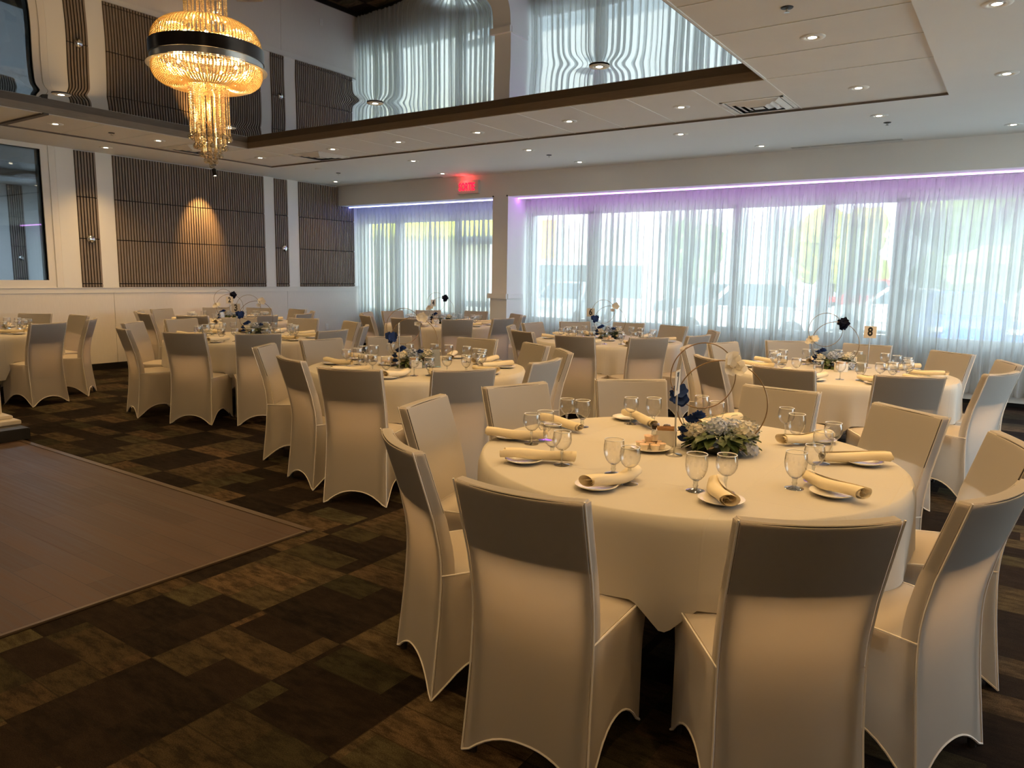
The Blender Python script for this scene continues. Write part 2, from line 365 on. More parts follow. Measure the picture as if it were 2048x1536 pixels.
# ------------------------------------------------------------------ room shell
struct('floor', MB().box(XL, XR, YB, YW, -0.12, 0.0), M['carpet'], ang=0)
HX0, HX1, HY1 = -10.60, -0.75, 8.18        # outer edge of the tiled ceiling field
RX0, RX1, RY1 = -9.40, -2.06, 6.85         # mirrored recess
HY0, RY0 = -2.6, -1.5
ZT, ZM = ZC + 0.020, ZC + 0.098
mb = MB()
for a in ((XL - .2, HX0, YB, YW + .3), (HX1, XR + .2, YB, YW + .3), (HX0, HX1, HY1, YW + .3), (HX0, HX1, YB, HY0)): mb.box(a[0], a[1], a[2], a[3], ZC, ZC + 0.2)
struct('ceiling', mb, M['ceil'], ang=0)
mb = MB()
for a in ((HX0, RX0, HY0, HY1), (RX1, HX1, HY0, HY1), (RX0, RX1, RY1, HY1), (RX0, RX1, HY0, RY0)): mb.box(a[0], a[1], a[2], a[3], ZT, ZT + 0.15)
struct('ceiling_tile_field', mb, M['tile'], ang=0)
mb = MB(); t = 0.006                       # metal tile bars and the thin lip round the recess
for y in (6.85, 6.165, 5.48, 4.80, 4.11, 3.43): mb.box(RX1, HX1, y - t, y + t, ZT - .004, ZT + .01)
for x in (-2.06, -2.745, -3.43, -4.07, -4.74, -5.42, -6.10, -6.78, -7.45, -8.13, -8.80, -9.40): mb.box(x - t, x + t, RY1 + .01, HY1, ZT - .003, ZT + .01)
for y in (7.5, 6.85, 6.15, 5.51, 4.86, 3.5): mb.box(HX0, RX0, y - t, y + t, ZT - .003, ZT + .01)
for x0, x1, y0, y1 in ((RX0 - .012, RX1 + .012, RY1, RY1 + .012), (RX1, RX1 + .018, RY0, RY1), (RX0 - .012, RX0, RY0, RY1)): mb.box(x0, x1, y0, y1, ZT - .008, ZT + .02)
struct('trim_1', mb, M['white'], ang=0)
mb = MB()                                  # brown lip where the tile field steps up behind the plaster
mb.box(HX0, HX1, HY1 - .006, HY1, ZC - .001, ZT).box(HX0, HX0 + .006, HY0, HY1, ZC, ZT)
mb.box(HX0, RX0 + .02, 4.13, 4.19, ZC, ZT)
struct('trim_2', mb, M['bandgap'], ang=0)
mb = MB()
for x0, x1, y0, y1 in ((RX0, RX1, RY1 - .012, RY1), (RX0, RX0 + .012, RY0, RY1), (RX1 - .012, RX1, RY0, RY1), (RX0, RX1, RY0, RY0 + .012)): mb.box(x0, x1, y0, y1, ZT - .002, ZM + .02)
struct('trim_3', mb, M['brownwood'], ang=0)
# the glossy stretched film, pulled into shallow dimples round its lamps
FILM_LAMPS = [(-8.54, 3.95), (-5.93, 5.94), (-3.22, 5.94), (-8.55, 5.96), (-3.22, 3.95), (-5.93, 1.95), (-8.54, 1.95), (-3.22, 1.95)]
CH = (-4.58, 3.05)
def film_z(x, y):
    z = ZM
    for lx, ly in FILM_LAMPS:
        d2 = (x - lx) ** 2 + (y - ly) ** 2; z -= 0.010 * math.exp(-d2 / 0.045) + 0.0035 * math.exp(-d2 / 0.25)
    z += 0.0010 * math.sin(1.35 * x + 0.6) * math.sin(1.1 * y + 1.0) + 0.0007 * math.sin(3.1 * x + 1.3 * y)
    return z
nx, ny = 190, 210
mb = MB().grid(lambda a, b: (RX0 + .01 + (RX1 - RX0 - .02) * a, RY0 + .01 + (RY1 - RY0 - .02) * b, film_z(RX0 + (RX1 - RX0) * a, RY0 + (RY1 - RY0) * b)), nx, ny)
struct('ceiling_mirror_film', mb, M['film'], ang=180)

# left wall: wainscot, rail, plaster, interior window, slat panels
IW = (1.2, 5.05, 1.375, 3.215)             # interior window opening y0,y1,z0,z1
mb = MB(); x0, x1 = XL - .16, XL
mb.box(x0, x1, YB, YW + .3, 0, IW[2]).box(x0, x1, IW[1], YW + .3, IW[2], ZC).box(x0, x1, YB, IW[0], IW[2], ZC).box(x0, x1, IW[0], IW[1], IW[3], ZC)
struct('wall_left', mb, M['white'], ang=0)
mb = MB(); ys = [YB, -0.6, 1.6, 3.8, 5.97, 8.02, 9.28, YW]
for a, b in zip(ys, ys[1:]): mb.box(XL, XL + .012, a + .003, b - .003, 0.10, ZR - .085)
struct('wall_left_wainscot', mb, M['wains'], ang=0)
struct('trim_4', MB().box(XL, XL + .022, YB, YW, ZR - .085, ZR).box(XL, XL + .034, YB, YW, ZR - .012, ZR), M['frame_white'], ang=0)
struct('baseboard_left', MB().box(XL, XL + .02, YB, YW, 0, 0.10), M['baseb'], ang=0)
win = MB()                                 # window_1: white frame with a stepped edge
for a in ((IW[1], IW[1] + .10, ZR, ZC - .001), (IW[0] - .1, IW[0], ZR, ZC - .001), (IW[0], IW[1], IW[3], ZC - .001), (IW[0], IW[1], ZR, IW[2])): win.box(XL - .05, XL + .022, a[0], a[1], a[2], a[3])
win.box(XL, XL + .036, IW[1] + .10, IW[1] + .16, ZR, ZC - .001); win.box(XL, XL + .014, IW[1] + .16, IW[1] + .20, ZR, ZC - .001)
w1 = struct('window_1', win, M['frame_white'], ang=0)
M['tinted'] = thin_glass('tinted_interior_pane', (0.50, 0.56, 0.60), 1.5, 0.02)
MB().box(XL - .045, XL - .037, IW[0], IW[1], IW[2], IW[3]).build('pane', M['tinted'], w1, ang=0)
SLOT = 0.0446
def slat_panel(y0, y1, label, xw=XL, face=1, z0=ZR, z1=ZC - .012):
    t = thing('slat_panel', label, 'wall panel', (xw, (y0 + y1) / 2, z0), 0, 'walnut slat panels on the left wall')
    w = y1 - y0; n = max(1, round(w / SLOT)); p = w / n; h = z1 - z0
    MB().box(0, .008 * face, -w / 2, w / 2, 0, h).build('backing', M['felt'], t, ang=0)
    mb = MB(); cuts = [0, 0.055, 0.725, 1.335, h]
    for i in range(n):
        ya = -w / 2 + i * p + p * .20; yb = -w / 2 + (i + 1) * p - p * .20
        for a, b in zip(cuts, cuts[1:]): mb.box(.008 * face, .040 * face, ya, yb, a + .007, b - .007)
    mb.build('slats', M['slat'], t, ang=0); return t
slat_panel(5.505, 5.81, 'narrow walnut slat panel nearest the interior window')
slat_panel(6.06, 8.80, 'widest walnut slat panel, with a warm pool of spotlight')
slat_panel(9.03, 9.33, 'narrow walnut slat panel between two white pilasters, far end')
slat_panel(9.59, YW - .25, 'walnut slat panel meeting the curtain corner')
mb = MB()                                  # white pilasters between the panels
for a, b in ((5.25, 5.505), (5.81, 6.06), (8.80, 9.03), (9.33, 9.59)): mb.box(XL, XL + .016, a, b, ZR, ZC)
struct('trim_5', mb, M['white'], ang=0)
mb = MB().box(XL + .012, XL + .018, 10.20, 10.28, 0.40, 0.52); mb.box(XL + .018, XL + .021, 10.225, 10.255, 0.425, 0.455).box(XL + .018, XL + .021, 10.225, 10.255, 0.465, 0.495)
tag(mb.build('wall_outlet', M['white'], ang=0), 'white wall outlet low on the wainscot near the curtain corner', 'outlet')

# room beyond the interior window
AX = -17.7
mb = MB().box(AX - .1, AX, -4, 9.5, -.1, ZC).box(AX, XL - .16, 9.5, 9.6, -.1, ZC).box(AX, XL - .16, -4.1, -4, -.1, ZC).box(AX, XL - .16, -4, 9.5, ZC, ZC + .1)
struct('wall_beyond', mb, M['white'], ang=0)
struct('floor_beyond', MB().box(AX, XL - .16, -4, 9.5, -.12, 0), M['carpet'], ang=0)
struct('trim_6', MB().box(AX, AX + .03, -4, 9.5, ZR - .1, ZR), M['frame_white'], ang=0)
sp2 = slat_panel(6.97, 7.26, 'dark slat panel seen through the interior window', AX); sp2['group'] = 'slat panels beyond the window'
struct('trim_7', MB().box(-15.2, -12.6, 6.6, 6.9, ZC - .12, ZC - .001).box(-15.2, -15.0, -2, 6.6, ZC - .12, ZC - .001), M['brownwood'], ang=0)
add_light('beyond_room_fill', 'AREA', (-14.6, 6.5, 3.1), 90, (0.80, 0.90, 1.0), size=1.5)  # added cool fill brightening the far room, no fixture there

# window wall
CX0, CX1 = -7.745, -7.42
mb = MB(); Y1 = YW + .25
mb.box(XL, XR, YH, Y1, ZH, ZC)                                             # header bulkhead
mb.box(CX0, CX1, YH, Y1, 0, ZH)                                            # column between the windows
mb.box(XL, XR, YW, Y1, 0, Z_GLASS0).box(XL, CX0, YW, Y1, Z_GLASS1, ZH).box(CX1, XR, YW, Y1, Z_GLASS1 + .04, ZH).box(WX1, XR, YW, Y1, Z_GLASS0, ZH)
struct('wall_far', mb, M['header'], ang=0)
mb = MB().box(CX0 - .02, CX1 + .012, YH - .018, YH, 0, 1.15).box(CX0 - .06, CX1 + .02, YH - .05, YH, 1.15, 1.235).box(CX1, CX1 + .012, YH, YW, 0, 1.15).box(CX1, CX1 + .03, YH, YW - .22, 1.15, 1.235)
struct('trim_8', mb, M['header'], ang=0)
SW = (4.6, 10.4, 0.25, 3.05)               # daylight window band in the right-hand wall
struct('wall_right', MB().box(XR, XR + .15, YB, Y1, -.1, SW[2]).box(XR, XR + .15, YB, Y1, SW[3], ZC).box(XR, XR + .15, YB, SW[0], SW[2], SW[3]).box(XR, XR + .15, SW[1], Y1, SW[2], SW[3]), M['white'], ang=0)
struct('wall_near', MB().box(XL, XR, YB - .15, YB, -.1, ZC), M['white'], ang=0)
struct('baseboard_far', MB().box(XL, XR, YW - .02, YW, 0, .06), M['baseb'], ang=0)
mb = MB()
for a in range(6): mb.box(CX1 + .3 + a * 1.75, CX1 + .3 + a * 1.75 + 1.70, YW - .10, YW - .02, 0.06, 0.19)
tag(mb.build('baseboard_heater', M['heater'], ang=0), 'long white baseboard heater under the big curtained window', 'heater')
def window(name, xs, z0, z1, extra=()):
    w = MB(); y0, y1 = YW + .04, YW + .11; xa, xb = xs[0][0], xs[-1][1]
    w.box(xa, xb, y0, y1, z0, z0 + .05).box(xa, xb, y0 - .05, y0, z0 - .03, z0).box(xa, xb, y0, y1, z1 - .05, z1)
    for a, b in xs: w.box(a, b, y0, y1, z0, z1)
    for e in extra: w.box(*e)
    o = struct(name, w, M['alu'], ang=0)
    for (a, b), (c, d) in zip(xs, xs[1:]): MB().box(b, c, YW + .07, YW + .076, z0 + .05, z1 - .05).build('pane', M['window'], o, ang=0)
    return o
window('window_2', [(XL, XL + .06), (-10.72, -10.54), (-9.17, -9.05), (CX0 - .05, CX0)], Z_GLASS0, Z_GLASS1, [(-9.05, CX0, YW + .03, YW + .12, 2.13, 2.28), (-9.05, CX0, YW + .03, YW + .12, .95, 1.06), (-9.05, CX0, YW + .03, YW + .12, 0, .2)])
window('window_3', [(CX1, CX1 + .05), (-6.26, -6.02), (-3.75, -3.62), (-2.42, -2.30), (-1.52, -1.36), (0.55, 0.67), (WX1 - .1, WX1)], Z_GLASS0, Z_GLASS1 + .04)

sw = MB(); n_ = 3; st = (SW[1] - SW[0]) / n_
for i in range(n_ + 1): sw.box(XR + .04, XR + .11, SW[0] + st * i - .04, SW[0] + st * i + .04, SW[2], SW[3])
sw.box(XR + .04, XR + .11, SW[0], SW[1], SW[2], SW[2] + .06).box(XR + .04, XR + .11, SW[0], SW[1], SW[3] - .06, SW[3]).box(XR - .06, XR + .04, SW[0], SW[1], SW[2] - .03, SW[2])
w4 = struct('window_4', sw, M['alu'], ang=0)
for i in range(n_): MB().box(XR + .07, XR + .076, SW[0] + st * i + .04, SW[0] + st * (i + 1) - .04, SW[2] + .06, SW[3] - .06).build('pane', M['window'], w4, ang=0)
# curtains: sheer pinch-pleated panels
def curtain_panel(x0, x1, label, seed):
    rnd = random.Random(seed); n = max(3, round((x1 - x0) / 0.108)); p = (x1 - x0) / n; K = 14; cols = n * K
    ph = [rnd.uniform(-.5, .5) for _ in range(n + 1)]; am = [rnd.uniform(.65, 1.3) for _ in range(n + 1)]; sh = [rnd.uniform(.2, 1.25) for _ in range(n + 1)]
    zs = [0.14, 0.5, 0.9, 1.4, 1.9, 2.3, 2.55, 2.70, 2.78, 2.84, 2.885]
    mb = MB()
    def fn(a, b):
        i = b * (len(zs) - 1); z = zs[int(round(i))]
        s = a * n; k = min(int(s), n - 1); fr = s - k
        w = lambda L: L[k] * (1 - fr) + L[k + 1] * fr
        open_ = max(0.0, min(1.0, (2.80 - z) / 0.34)); drift = (2.8 - z) * 0.010 if z < 2.8 else 0
        edge = min(1, a * n / 1.0, (1 - a) * n / 1.0)
        th = 2 * PI * fr
        x = x0 + s * p - open_ * edge * w(sh) * 0.047 * math.sin(2 * th + w(ph)) * 1.0 + drift * math.sin(k * 1.7 + ph[k] * 4)
        pin = math.exp(-((z - 2.80) / 0.05) ** 2)
        y = Y_CURT + (0.010 + 0.046 * open_) * w(am) * math.cos(th + w(ph) * open_) * (0.9 if z < 2.6 else 0.8)
        x += -0.036 * pin * edge * math.sin(th)            # pleats drawn together under the tape
        return (x, y, z)
    mb.grid(fn, cols, len(zs) - 1)
    c = thing('sheer_curtain', label, 'curtain', ((x0 + x1) / 2, Y_CURT, 0.14), 0, 'sheer white curtain panels')
    o = mb.build('cloth_panel', M['sheer'], c, ang=180); o.location = (-(x0 + x1) / 2, -Y_CURT, -0.14)
    hd = MB().grid(lambda a, b: (x0 + (x1 - x0) * a, Y_CURT + .012 + .006 * math.sin(a * n * 2 * PI), 2.79 + .085 * b), n * 6, 1)
    h = hd.build('heading_tape', M['sheer'], c, ang=180); h.location = (-(x0 + x1) / 2, -Y_CURT, -0.14)
    return c
LX = [XL + .02, -10.66, -9.77, -9.12, CX0 - .01]
for i, nm in enumerate(('sheer curtain panel beside the slat wall corner', 'sheer curtain panel behind table 4, left half of the small window', 'narrow sheer curtain panel below the left of the exit sign', 'sheer curtain panel just left of the white column')):
    curtain_panel(LX[i], LX[i + 1] + .05, nm, i)
RXs = [CX1 + .02, -6.26, -4.98, -3.61, -2.26, -0.90, 0.5, 2.0, 3.45]
for i, nm in enumerate(('sheer curtain panel just right of the white column', 'sheer curtain panel behind the table 6 number card', 'sheer curtain panel in the large window, third right of the column', 'sheer curtain panel behind the hoops of table 8', 'sheer curtain panel with a blue car beyond its right part', 'sheer curtain panel cut by the right edge of the photo', 'sheer curtain panel past the right edge, near side', 'last sheer curtain panel by the right wall')):
    curtain_panel(RXs[i], RXs[i + 1] + .05, nm, 20 + i)
tag(MB().box(XL, CX0, YH + .30, YH + .325, ZH - .016, ZH).build('led_strip', M['led_blue'], ang=0), 'blue glowing strip light above the small left curtain', 'strip light')
tag(MB().box(CX1 + .01, WX1, YH + .30, YH + .325, ZH - .016, ZH).build('led_strip', M['led_purple'], ang=0), 'purple glowing strip light above the long right curtain', 'strip light')
for x, w in ((CX0 + .015, 'left'), (CX1 - .015, 'right')):
    tag(MB().sphere((x, YH - .01, ZH + .01), .014, 10, 6).build('cable_clip', M['black']), f'tiny black clip at the {w} top corner of the white column', 'clip')

# exit sign
ex = thing('exit_sign', 'white exit sign with red lettering on the header left of the column', 'sign', (-8.255, YH, 3.085))
MB().box(-.235, .235, -.06, 0, -.115, .115).build('housing', M['sign_face'], ex, bevel=.006, weld=.0001)
def text_mesh(name, body, size, mat, parent, loc, rot, xs=1.0, bold=0.0, ext=0.001):
    cu = bpy.data.curves.new(name, 'FONT'); cu.body = body; cu.size = size; cu.offset = bold; cu.extrude = ext; cu.align_x = 'CENTER'; cu.align_y = 'CENTER'; cu.resolution_u = 3
    tmp = bpy.data.objects.new(name, cu); COL.objects.link(tmp); dg = bpy.context.evaluated_depsgraph_get(); dg.update()
    me = bpy.data.meshes.new_from_object(tmp.evaluated_get(dg)); bpy.data.objects.remove(tmp); me.materials.clear(); me.materials.append(mat)
    for v in me.vertices: v.co.x *= xs
    o = link(name, me, parent, loc); o.rotation_euler = rot; return o
text_mesh('lettering', 'SORTIE', .185, M['red'], ex, (-.02, -.0615, 0), (PI / 2, 0, 0), 0.60, .005)
add_light('exit_sign_glow', 'POINT', (-8.3, YH - .12, 3.20), 0.5, (1, .05, .05), shadow_soft_size=.05)

# dance floor, platform, plinth
struct('floor_dance', MB().box(-9.2, -3.43, -4.5, 2.80, 0, .010), M['planks'], ang=0)
M['edge_metal'] = pbr('bronze_edge_strip', (0.12, 0.085, 0.06), 0.35, 0.5)
struct('trim_9', MB().box(-9.2, -3.40, 2.80, 2.85, 0, .014).box(-3.43, -3.405, -4.5, 2.80, 0, .012), M['edge_metal'], ang=0, bevel=.003, weld=.0001)
tag(MB().box(-8.6, -7.30, 1.5, 2.91, .010, .115).build('platform', M['black'], ang=0, weld=.0001, bevel=.006), 'low black platform under the white plinth at the left edge', 'platform')
pl = thing('plinth_column', 'white square pillar on a stepped base at the far left edge', 'column', (-7.86, 2.70, .115))
M['pillar'] = pbr('cream_pillar_paint', (0.74, 0.68, 0.58), 0.5)
MB().box(-.34, .34, -.26, .23, 0, .04).box(-.22, .22, -.22, .21, .04, .07).build('base', M['pillar'], pl, weld=.0001, bevel=.006)
MB().box(-.20, .04, -.17, .19, .07, 2.4).build('shaft', M['pillar'], pl, weld=.0001, bevel=.004)

# ------------------------------------------------------------------ ceiling fittings
def downlight(x, y, z, label, group, power=1.0, cone=150, spot=True):
    t = thing('downlight', label, 'ceiling light', (x, y, z), 0, group)
    MB().lathe([(.045, 0.0), (.050, -.006), (.062, -.010), (.085, -.006), (.090, 0.0)], 28).build('trim_ring', M['white'], t, ang=60)
    MB().lathe([(.046, .001), (.036, .0005), (.034, -.004), (.03, -.0045)], 24).build('reflector', M['steel'], t, ang=60)
    MB().lathe([(.0001, -.005), (.030, -.005)], 20).build('lens', M['led_white'], t, ang=0)
    if spot:
        add_light('downlight_lamp', 'SPOT', (x, y, z - .03), SPOT_W * power, WARM, spot_size=math.radians(cone), spot_blend=1.0, shadow_soft_size=0.035)
    return t
rows = [
 ('in the ceiling row nearest the curtains', [(-11.05, 9.99), (-8.47, 10.09), (-5.75, 10.08), (-3.00, 10.02), (-0.27, 10.0)], 0.30),
 ('in the second ceiling row from the curtains', [(-7.95, 8.77), (-5.84, 8.81), (-3.60, 8.75), (-1.43, 8.81)], 0.30),
 ('in the tile row along the mirrored recess', [(-9.96, 7.48), (-8.33, 7.49), (-7.09, 7.53), (-5.76, 7.53), (-4.44, 7.52), (-3.09, 7.49), (-1.42, 7.57), (-0.29, 7.60)], 0.36),
 ('in the ceiling column along the left wall', [(-9.97, 4.52), (-9.94, 5.82), (-11.07, 5.68)], 0.8),
 ('in the ceiling at upper right', [(-1.44, 5.87), (-0.31, 5.72)], 1.4)]
for rn, pts, pw in rows:
    pts = sorted(pts, key=lambda q: bearing(*q))
    for i, (x, y) in enumerate(pts):
        inside = HX0 < x < HX1 and y < HY1
        downlight(x, y, ZT if inside else ZC, f'recessed downlight {rn}, {order_words(i, len(pts))}', 'recessed ceiling downlights', pw, 100 if y > 9.5 or x < -11 else 150)
fl = ['near the left edge of the photo', 'left of the white column reflection', 'at the right above the brown fascia', 'behind the chandelier strands']
for i, (x, y) in enumerate(FILM_LAMPS[:4]): downlight(x, y, ZM - .018, f'downlight in the mirrored ceiling {fl[i]}', 'downlights in the mirrored film', 0.9)
for x, y in FILM_LAMPS[4:]: downlight(x, y, ZM - .018, 'downlight in the mirrored ceiling above the view of the photo', 'film downlights above the view', 1.0)
for x, y in ((-1.44, 4.1), (-0.31, 3.9), (-1.44, 2.4), (-0.31, 2.2), (1.2, 3.0), (1.2, 6.0)): downlight(x, y, ZT if x < HX1 else ZC, 'downlight above the nearest table, higher than the view', 'downlights above the view', 0.66)
sprk = [((-1.44, 5.17), 'among the tiles at upper right'), ((-1.41, 9.23), 'near the long slot vent at right'), ((-5.82, 9.31), 'above table 6, near the header'), ((-9.95, 5.19), 'over the left wall'), ((-10.08, 9.18), 'right of the far square vent')]
for (x, y), w in sprk:
    z = ZT if HX0 < x < HX1 and y < HY1 else ZC
    s_ = thing('sprinkler', f'small dark ceiling sprinkler {w}', 'sprinkler', (x, y, z), 0, 'ceiling sprinklers')
    MB().lathe([(.04, 0), (.036, -.006), (.012, -.008)], 16).build('escutcheon', M['black'], s_)
    MB().cyl((0, 0, -.03), .007, .025, 8).lathe([(.001, -.032), (.018, -.033), (.016, -.030)], 12).build('head', M['steel'], s_)
tag(MB().lathe([(.06, 0), (.058, -.012), (.001, -.014)], 20, (-10.0, 8.67, ZC)).build('smoke_detector', M['white']), 'small round white detector on the ceiling beside the far square vent', 'detector')
def diffuser(x0, x1, y0, y1, label):
    t = thing('air_diffuser', label, 'air vent', ((x0 + x1) / 2, (y0 + y1) / 2, ZT), 0, 'square ceiling air vents')
    w = (x1 - x0) / 2; h = (y1 - y0) / 2
    fr = MB()
    for k in range(2):
        fr.box(-w, w, (-h, h - .03)[k], (-h + .03, h)[k], -.006, .01); fr.box((-w, w - .03)[k], (-w + .03, w)[k], -h, h, -.006, .01)
    fr.build('frame', M['white'], t, ang=0)
    MB().box(-w + .03, w - .03, -h + .03, h - .03, -.001, .0).build('backing', M['black'], t, ang=0)
    lv = MB()
    for s_, dz in ((.86, 0), (.64, -.004), (.42, -.008)):
        a, b = w * s_, h * s_; c, d = a - .055, b - .055
        v = [(-a, -b, -.002 + dz), (a, -b, -.002 + dz), (a, b, -.002 + dz), (-a, b, -.002 + dz), (-c, -d, -.022 + dz), (c, -d, -.022 + dz), (c, d, -.022 + dz), (-c, d, -.022 + dz)]
        lv.add(v, [(0, 1, 5, 4), (1, 2, 6, 5), (2, 3, 7, 6), (3, 0, 4, 7)])
    lv.box(-w * .16, w * .16, -h * .16, h * .16, -.03, -.026); lv.build('louvre', M['white'], t, ang=0)
diffuser(-2.70, -2.08, 7.52, 8.12, 'square louvred air vent in the tiles at upper right')
diffuser(-9.32, -8.66, 7.50, 8.16, 'square louvred air vent behind the recess corner')
diffuser(-10.5, -9.85, 6.18, 6.80, 'square louvred air vent beside the chandelier balls')
for x0, x1, y, w in ((-2.71, -1.40, 10.36, 'at the right by the long header'), (-9.96, -8.77, 10.42, 'left of the exit sign')):
    t = thing('slot_vent', f'long narrow slot vent in the ceiling {w}', 'air vent', ((x0 + x1) / 2, y, ZC)); L = (x1 - x0) / 2
    MB().box(-L, L, -.05, -.035, -.004, .0).box(-L, L, .035, .05, -.004, 0).box(-L, L, -.006, .006, -.004, 0).build('frame', M['white'], t, ang=0)
    MB().box(-L, L, -.035, .035, -.0015, 0).build('slot', M['black'], t, ang=0)
# wall spotlight
ws = thing('ceiling_spotlight', 'small black spotlight on the ceiling below the chandelier balls', 'spotlight', (-11.18, 7.48, ZC))
MB().cyl((0, 0, -.012), .04, .012, 16).build('mount', M['black'], ws)
MB().cyl((0, 0, -.08), .008, .07, 8).build('stem', M['black'], ws)
rot = Matrix.Translation((0, 0, -.09)) @ Matrix.Rotation(math.radians(-16), 4, 'Y') @ Matrix.Rotation(PI, 4, 'X')
MB().lathe([(.001, -.02), (.034, -.015), (.036, .10), (.030, .10), (.028, .085)], 20, M=rot).build('can', M['black'], ws, ang=40)
MB().lathe([(.001, .084), (.027, .084)], 16, M=rot).build('lens', M['led_white'], ws, ang=0)
sl = add_light('wall_spot_lamp', 'SPOT', (-11.20, 7.48, ZC - .22), 60, (1.0, .52, .16), spot_size=math.radians(54), spot_blend=.8, shadow_soft_size=.02)
sl.rotation_euler = (0, math.radians(30), 0)
# chrome wall sconces
for y, w in ((5.66, 'on the narrow slat panel nearest the window'), (9.21, 'on the narrow slat panel at the far end')):
    t = thing('wall_sconce', f'round chrome wall sconce {w}', 'wall light', (XL + .022, y, 1.99), 0, 'round chrome sconces')
    RY = Matrix.Rotation(PI / 2, 4, 'Y')
    MB().lathe([(.035, 0), (.035, .02)], 20, M=RY, closed=True).build('mount', M['chrome'], t)
    MB().lathe([(.0001, .062), (.03, .060), (.05, .050), (.060, .034), (.060, .022), (.045, .018)], 28, M=RY).build('dome', M['chrome'], t, ang=60)
t = thing('wall_sconce', 'chrome sconce seen through the interior window', 'wall light', (AX + .022, 7.12, 1.75))
MB().lathe([(.0001, .062), (.03, .060), (.05, .050), (.060, .034), (.060, .0)], 24, M=Matrix.Rotation(PI / 2, 4, 'Y')).build('dome', M['chrome'], t, ang=60)

# ------------------------------------------------------------------ chandelier
chd = thing('chandelier', 'large beaded crystal chandelier with a dark band and hanging balls', 'chandelier', (CH[0], CH[1], 2.955))
RB = .345
MB().lathe([(RB, -.035), (RB + .012, -.035), (RB + .012, .045), (RB, .045), (RB, -.035)], 64).build('dark_band', M['bronze'], chd, ang=50)
MB().lathe([(RB - .02, -.075), (RB + .004, -.075), (RB + .004, -.036), (RB - .02, -.036)], 64).build('lower_band', M['steel'], chd, ang=50)
M['plate'] = pbr('pale_acrylic_plate', (0.30, 0.30, 0.31), 0.25)
MB().lathe([(RB + .004, -.088), (RB + .030, -.088), (RB + .030, -.084), (RB + .004, -.084), (RB + .004, -.088)], 64).build('rim_plate', M['plate'], chd, ang=50)
MB().lathe([(.10, -.005), (RB, -.005), (RB, .005), (.10, .005), (.10, -.005)], 48).build('inner_plate', M['chrome'], chd, ang=50)
MB().cyl((0, 0, ZM - 2.955 - .03), .16, .025, 32).build('ceiling_plate', M['chrome'], chd)
def bead_strand(path, r=.0062, step=.0105):
    mb = MB(); P = [Vector(p) for p in path]; acc = 0.0
    for a, b in zip(P, P[1:]):
        L = (b - a).length; d = (b - a)
        while acc < L:
            c = a + d * (acc / L)
            v = [(c.x + r, c.y, c.z), (c.x, c.y + r, c.z), (c.x - r, c.y, c.z), (c.x, c.y - r, c.z), (c.x, c.y, c.z + r * 1.15), (c.x, c.y, c.z - r * 1.15)]
            mb.add(v, [(0, 1, 4), (1, 2, 4), (2, 3, 4), (3, 0, 4), (1, 0, 5), (2, 1, 5), (3, 2, 5), (0, 3, 5)]); acc += step
        acc -= L
    return mb
def arc(r0, z0, r1, z1, b, n=22):
    out = []
    for i in range(n + 1):
        t_ = i / n * PI / 2
        out.append((r1 + (r0 - r1) * (math.cos(t_) ** b), 0, z0 + (z1 - z0) * (math.sin(t_) ** b)))
    return out
def smooth_path(p, n=8):
    out = []
    for i in range(len(p) - 1):
        a, b, c, d = p[max(0, i - 1)], p[i], p[i + 1], p[min(len(p) - 1, i + 2)]
        for k in range(n):
            u = k / n; out.append(tuple(.5 * (2 * b[j] + (c[j] - a[j]) * u + (2 * a[j] - 5 * b[j] + 4 * c[j] - d[j]) * u * u + (3 * b[j] - a[j] - 3 * c[j] + d[j]) * u ** 3) for j in range(3)))
    return out + [p[-1]]
lo = bead_strand(smooth_path([(.337, 0, -.075), (.341, 0, -.115), (.322, 0, -.160), (.276, 0, -.192), (.215, 0, -.206), (.165, 0, -.203), (.125, 0, -.190)])).mesh('lower_strand', M['bead'], 0)
up = bead_strand(smooth_path([(.340, 0, .045), (.333, 0, .10), (.298, 0, .155), (.245, 0, .188), (.19, 0, .198), (.145, 0, .185)])).mesh('upper_strand', M['bead'], 0)
lo2 = bead_strand(smooth_path([(.30, 0, -.06), (.28, 0, -.11), (.22, 0, -.150), (.13, 0, -.155)])).mesh('inner_strand', M['bead'], 0)
for me, n, nm in ((up, 96, 'upper_strand'), (lo, 98, 'lower_strand'), (lo2, 40, 'inner_strand')):
    for i in range(n): link(nm, me, chd, (0, 0, 0), 2 * PI * i / n + .01)
cs = bead_strand([(0, 0, .17), (0, 0, ZM - 2.955 - .03)]).mesh('ceiling_strand', M['bead'], 0)
for ring_r, n in ((.130, 26), (.092, 16), (.05, 8)):
    for i in range(n): link('ceiling_strand', cs, chd, (ring_r * math.cos(2 * PI * i / n), ring_r * math.sin(2 * PI * i / n), 0))
ball = MB().sphere((0, 0, 0), .0185, 10, 7).mesh('crystal_ball', M['ball'], 0)
for ring_r, n, zb in ((.124, 18, -.525), (.095, 14, -.585), (.062, 9, -.635), (.032, 5, -.675), (.001, 1, -.705)):
    hs_ = bead_strand([(0, 0, -.15), (0, 0, zb + .02)]).mesh('hanging_strand', M['bead'], 0)
    for i in range(n):
        a = 2 * PI * i / n + ring_r * 9
        h = link('hanging_strand', hs_, chd, (ring_r * math.cos(a), ring_r * math.sin(a), 0))
        link('crystal_ball', ball, h, (0, 0, zb))
bulb = MB().sphere((0, 0, 0), .011, 8, 6).mesh('bulb', M['bulb'], 60)
for i in range(12):
    a = 2 * PI * i / 12 + .2; link('bulb', bulb, chd, (.24 * math.cos(a), .24 * math.sin(a), -.10)); link('bulb', bulb, chd, (.25 * math.cos(a + .26), .25 * math.sin(a + .26), .075))
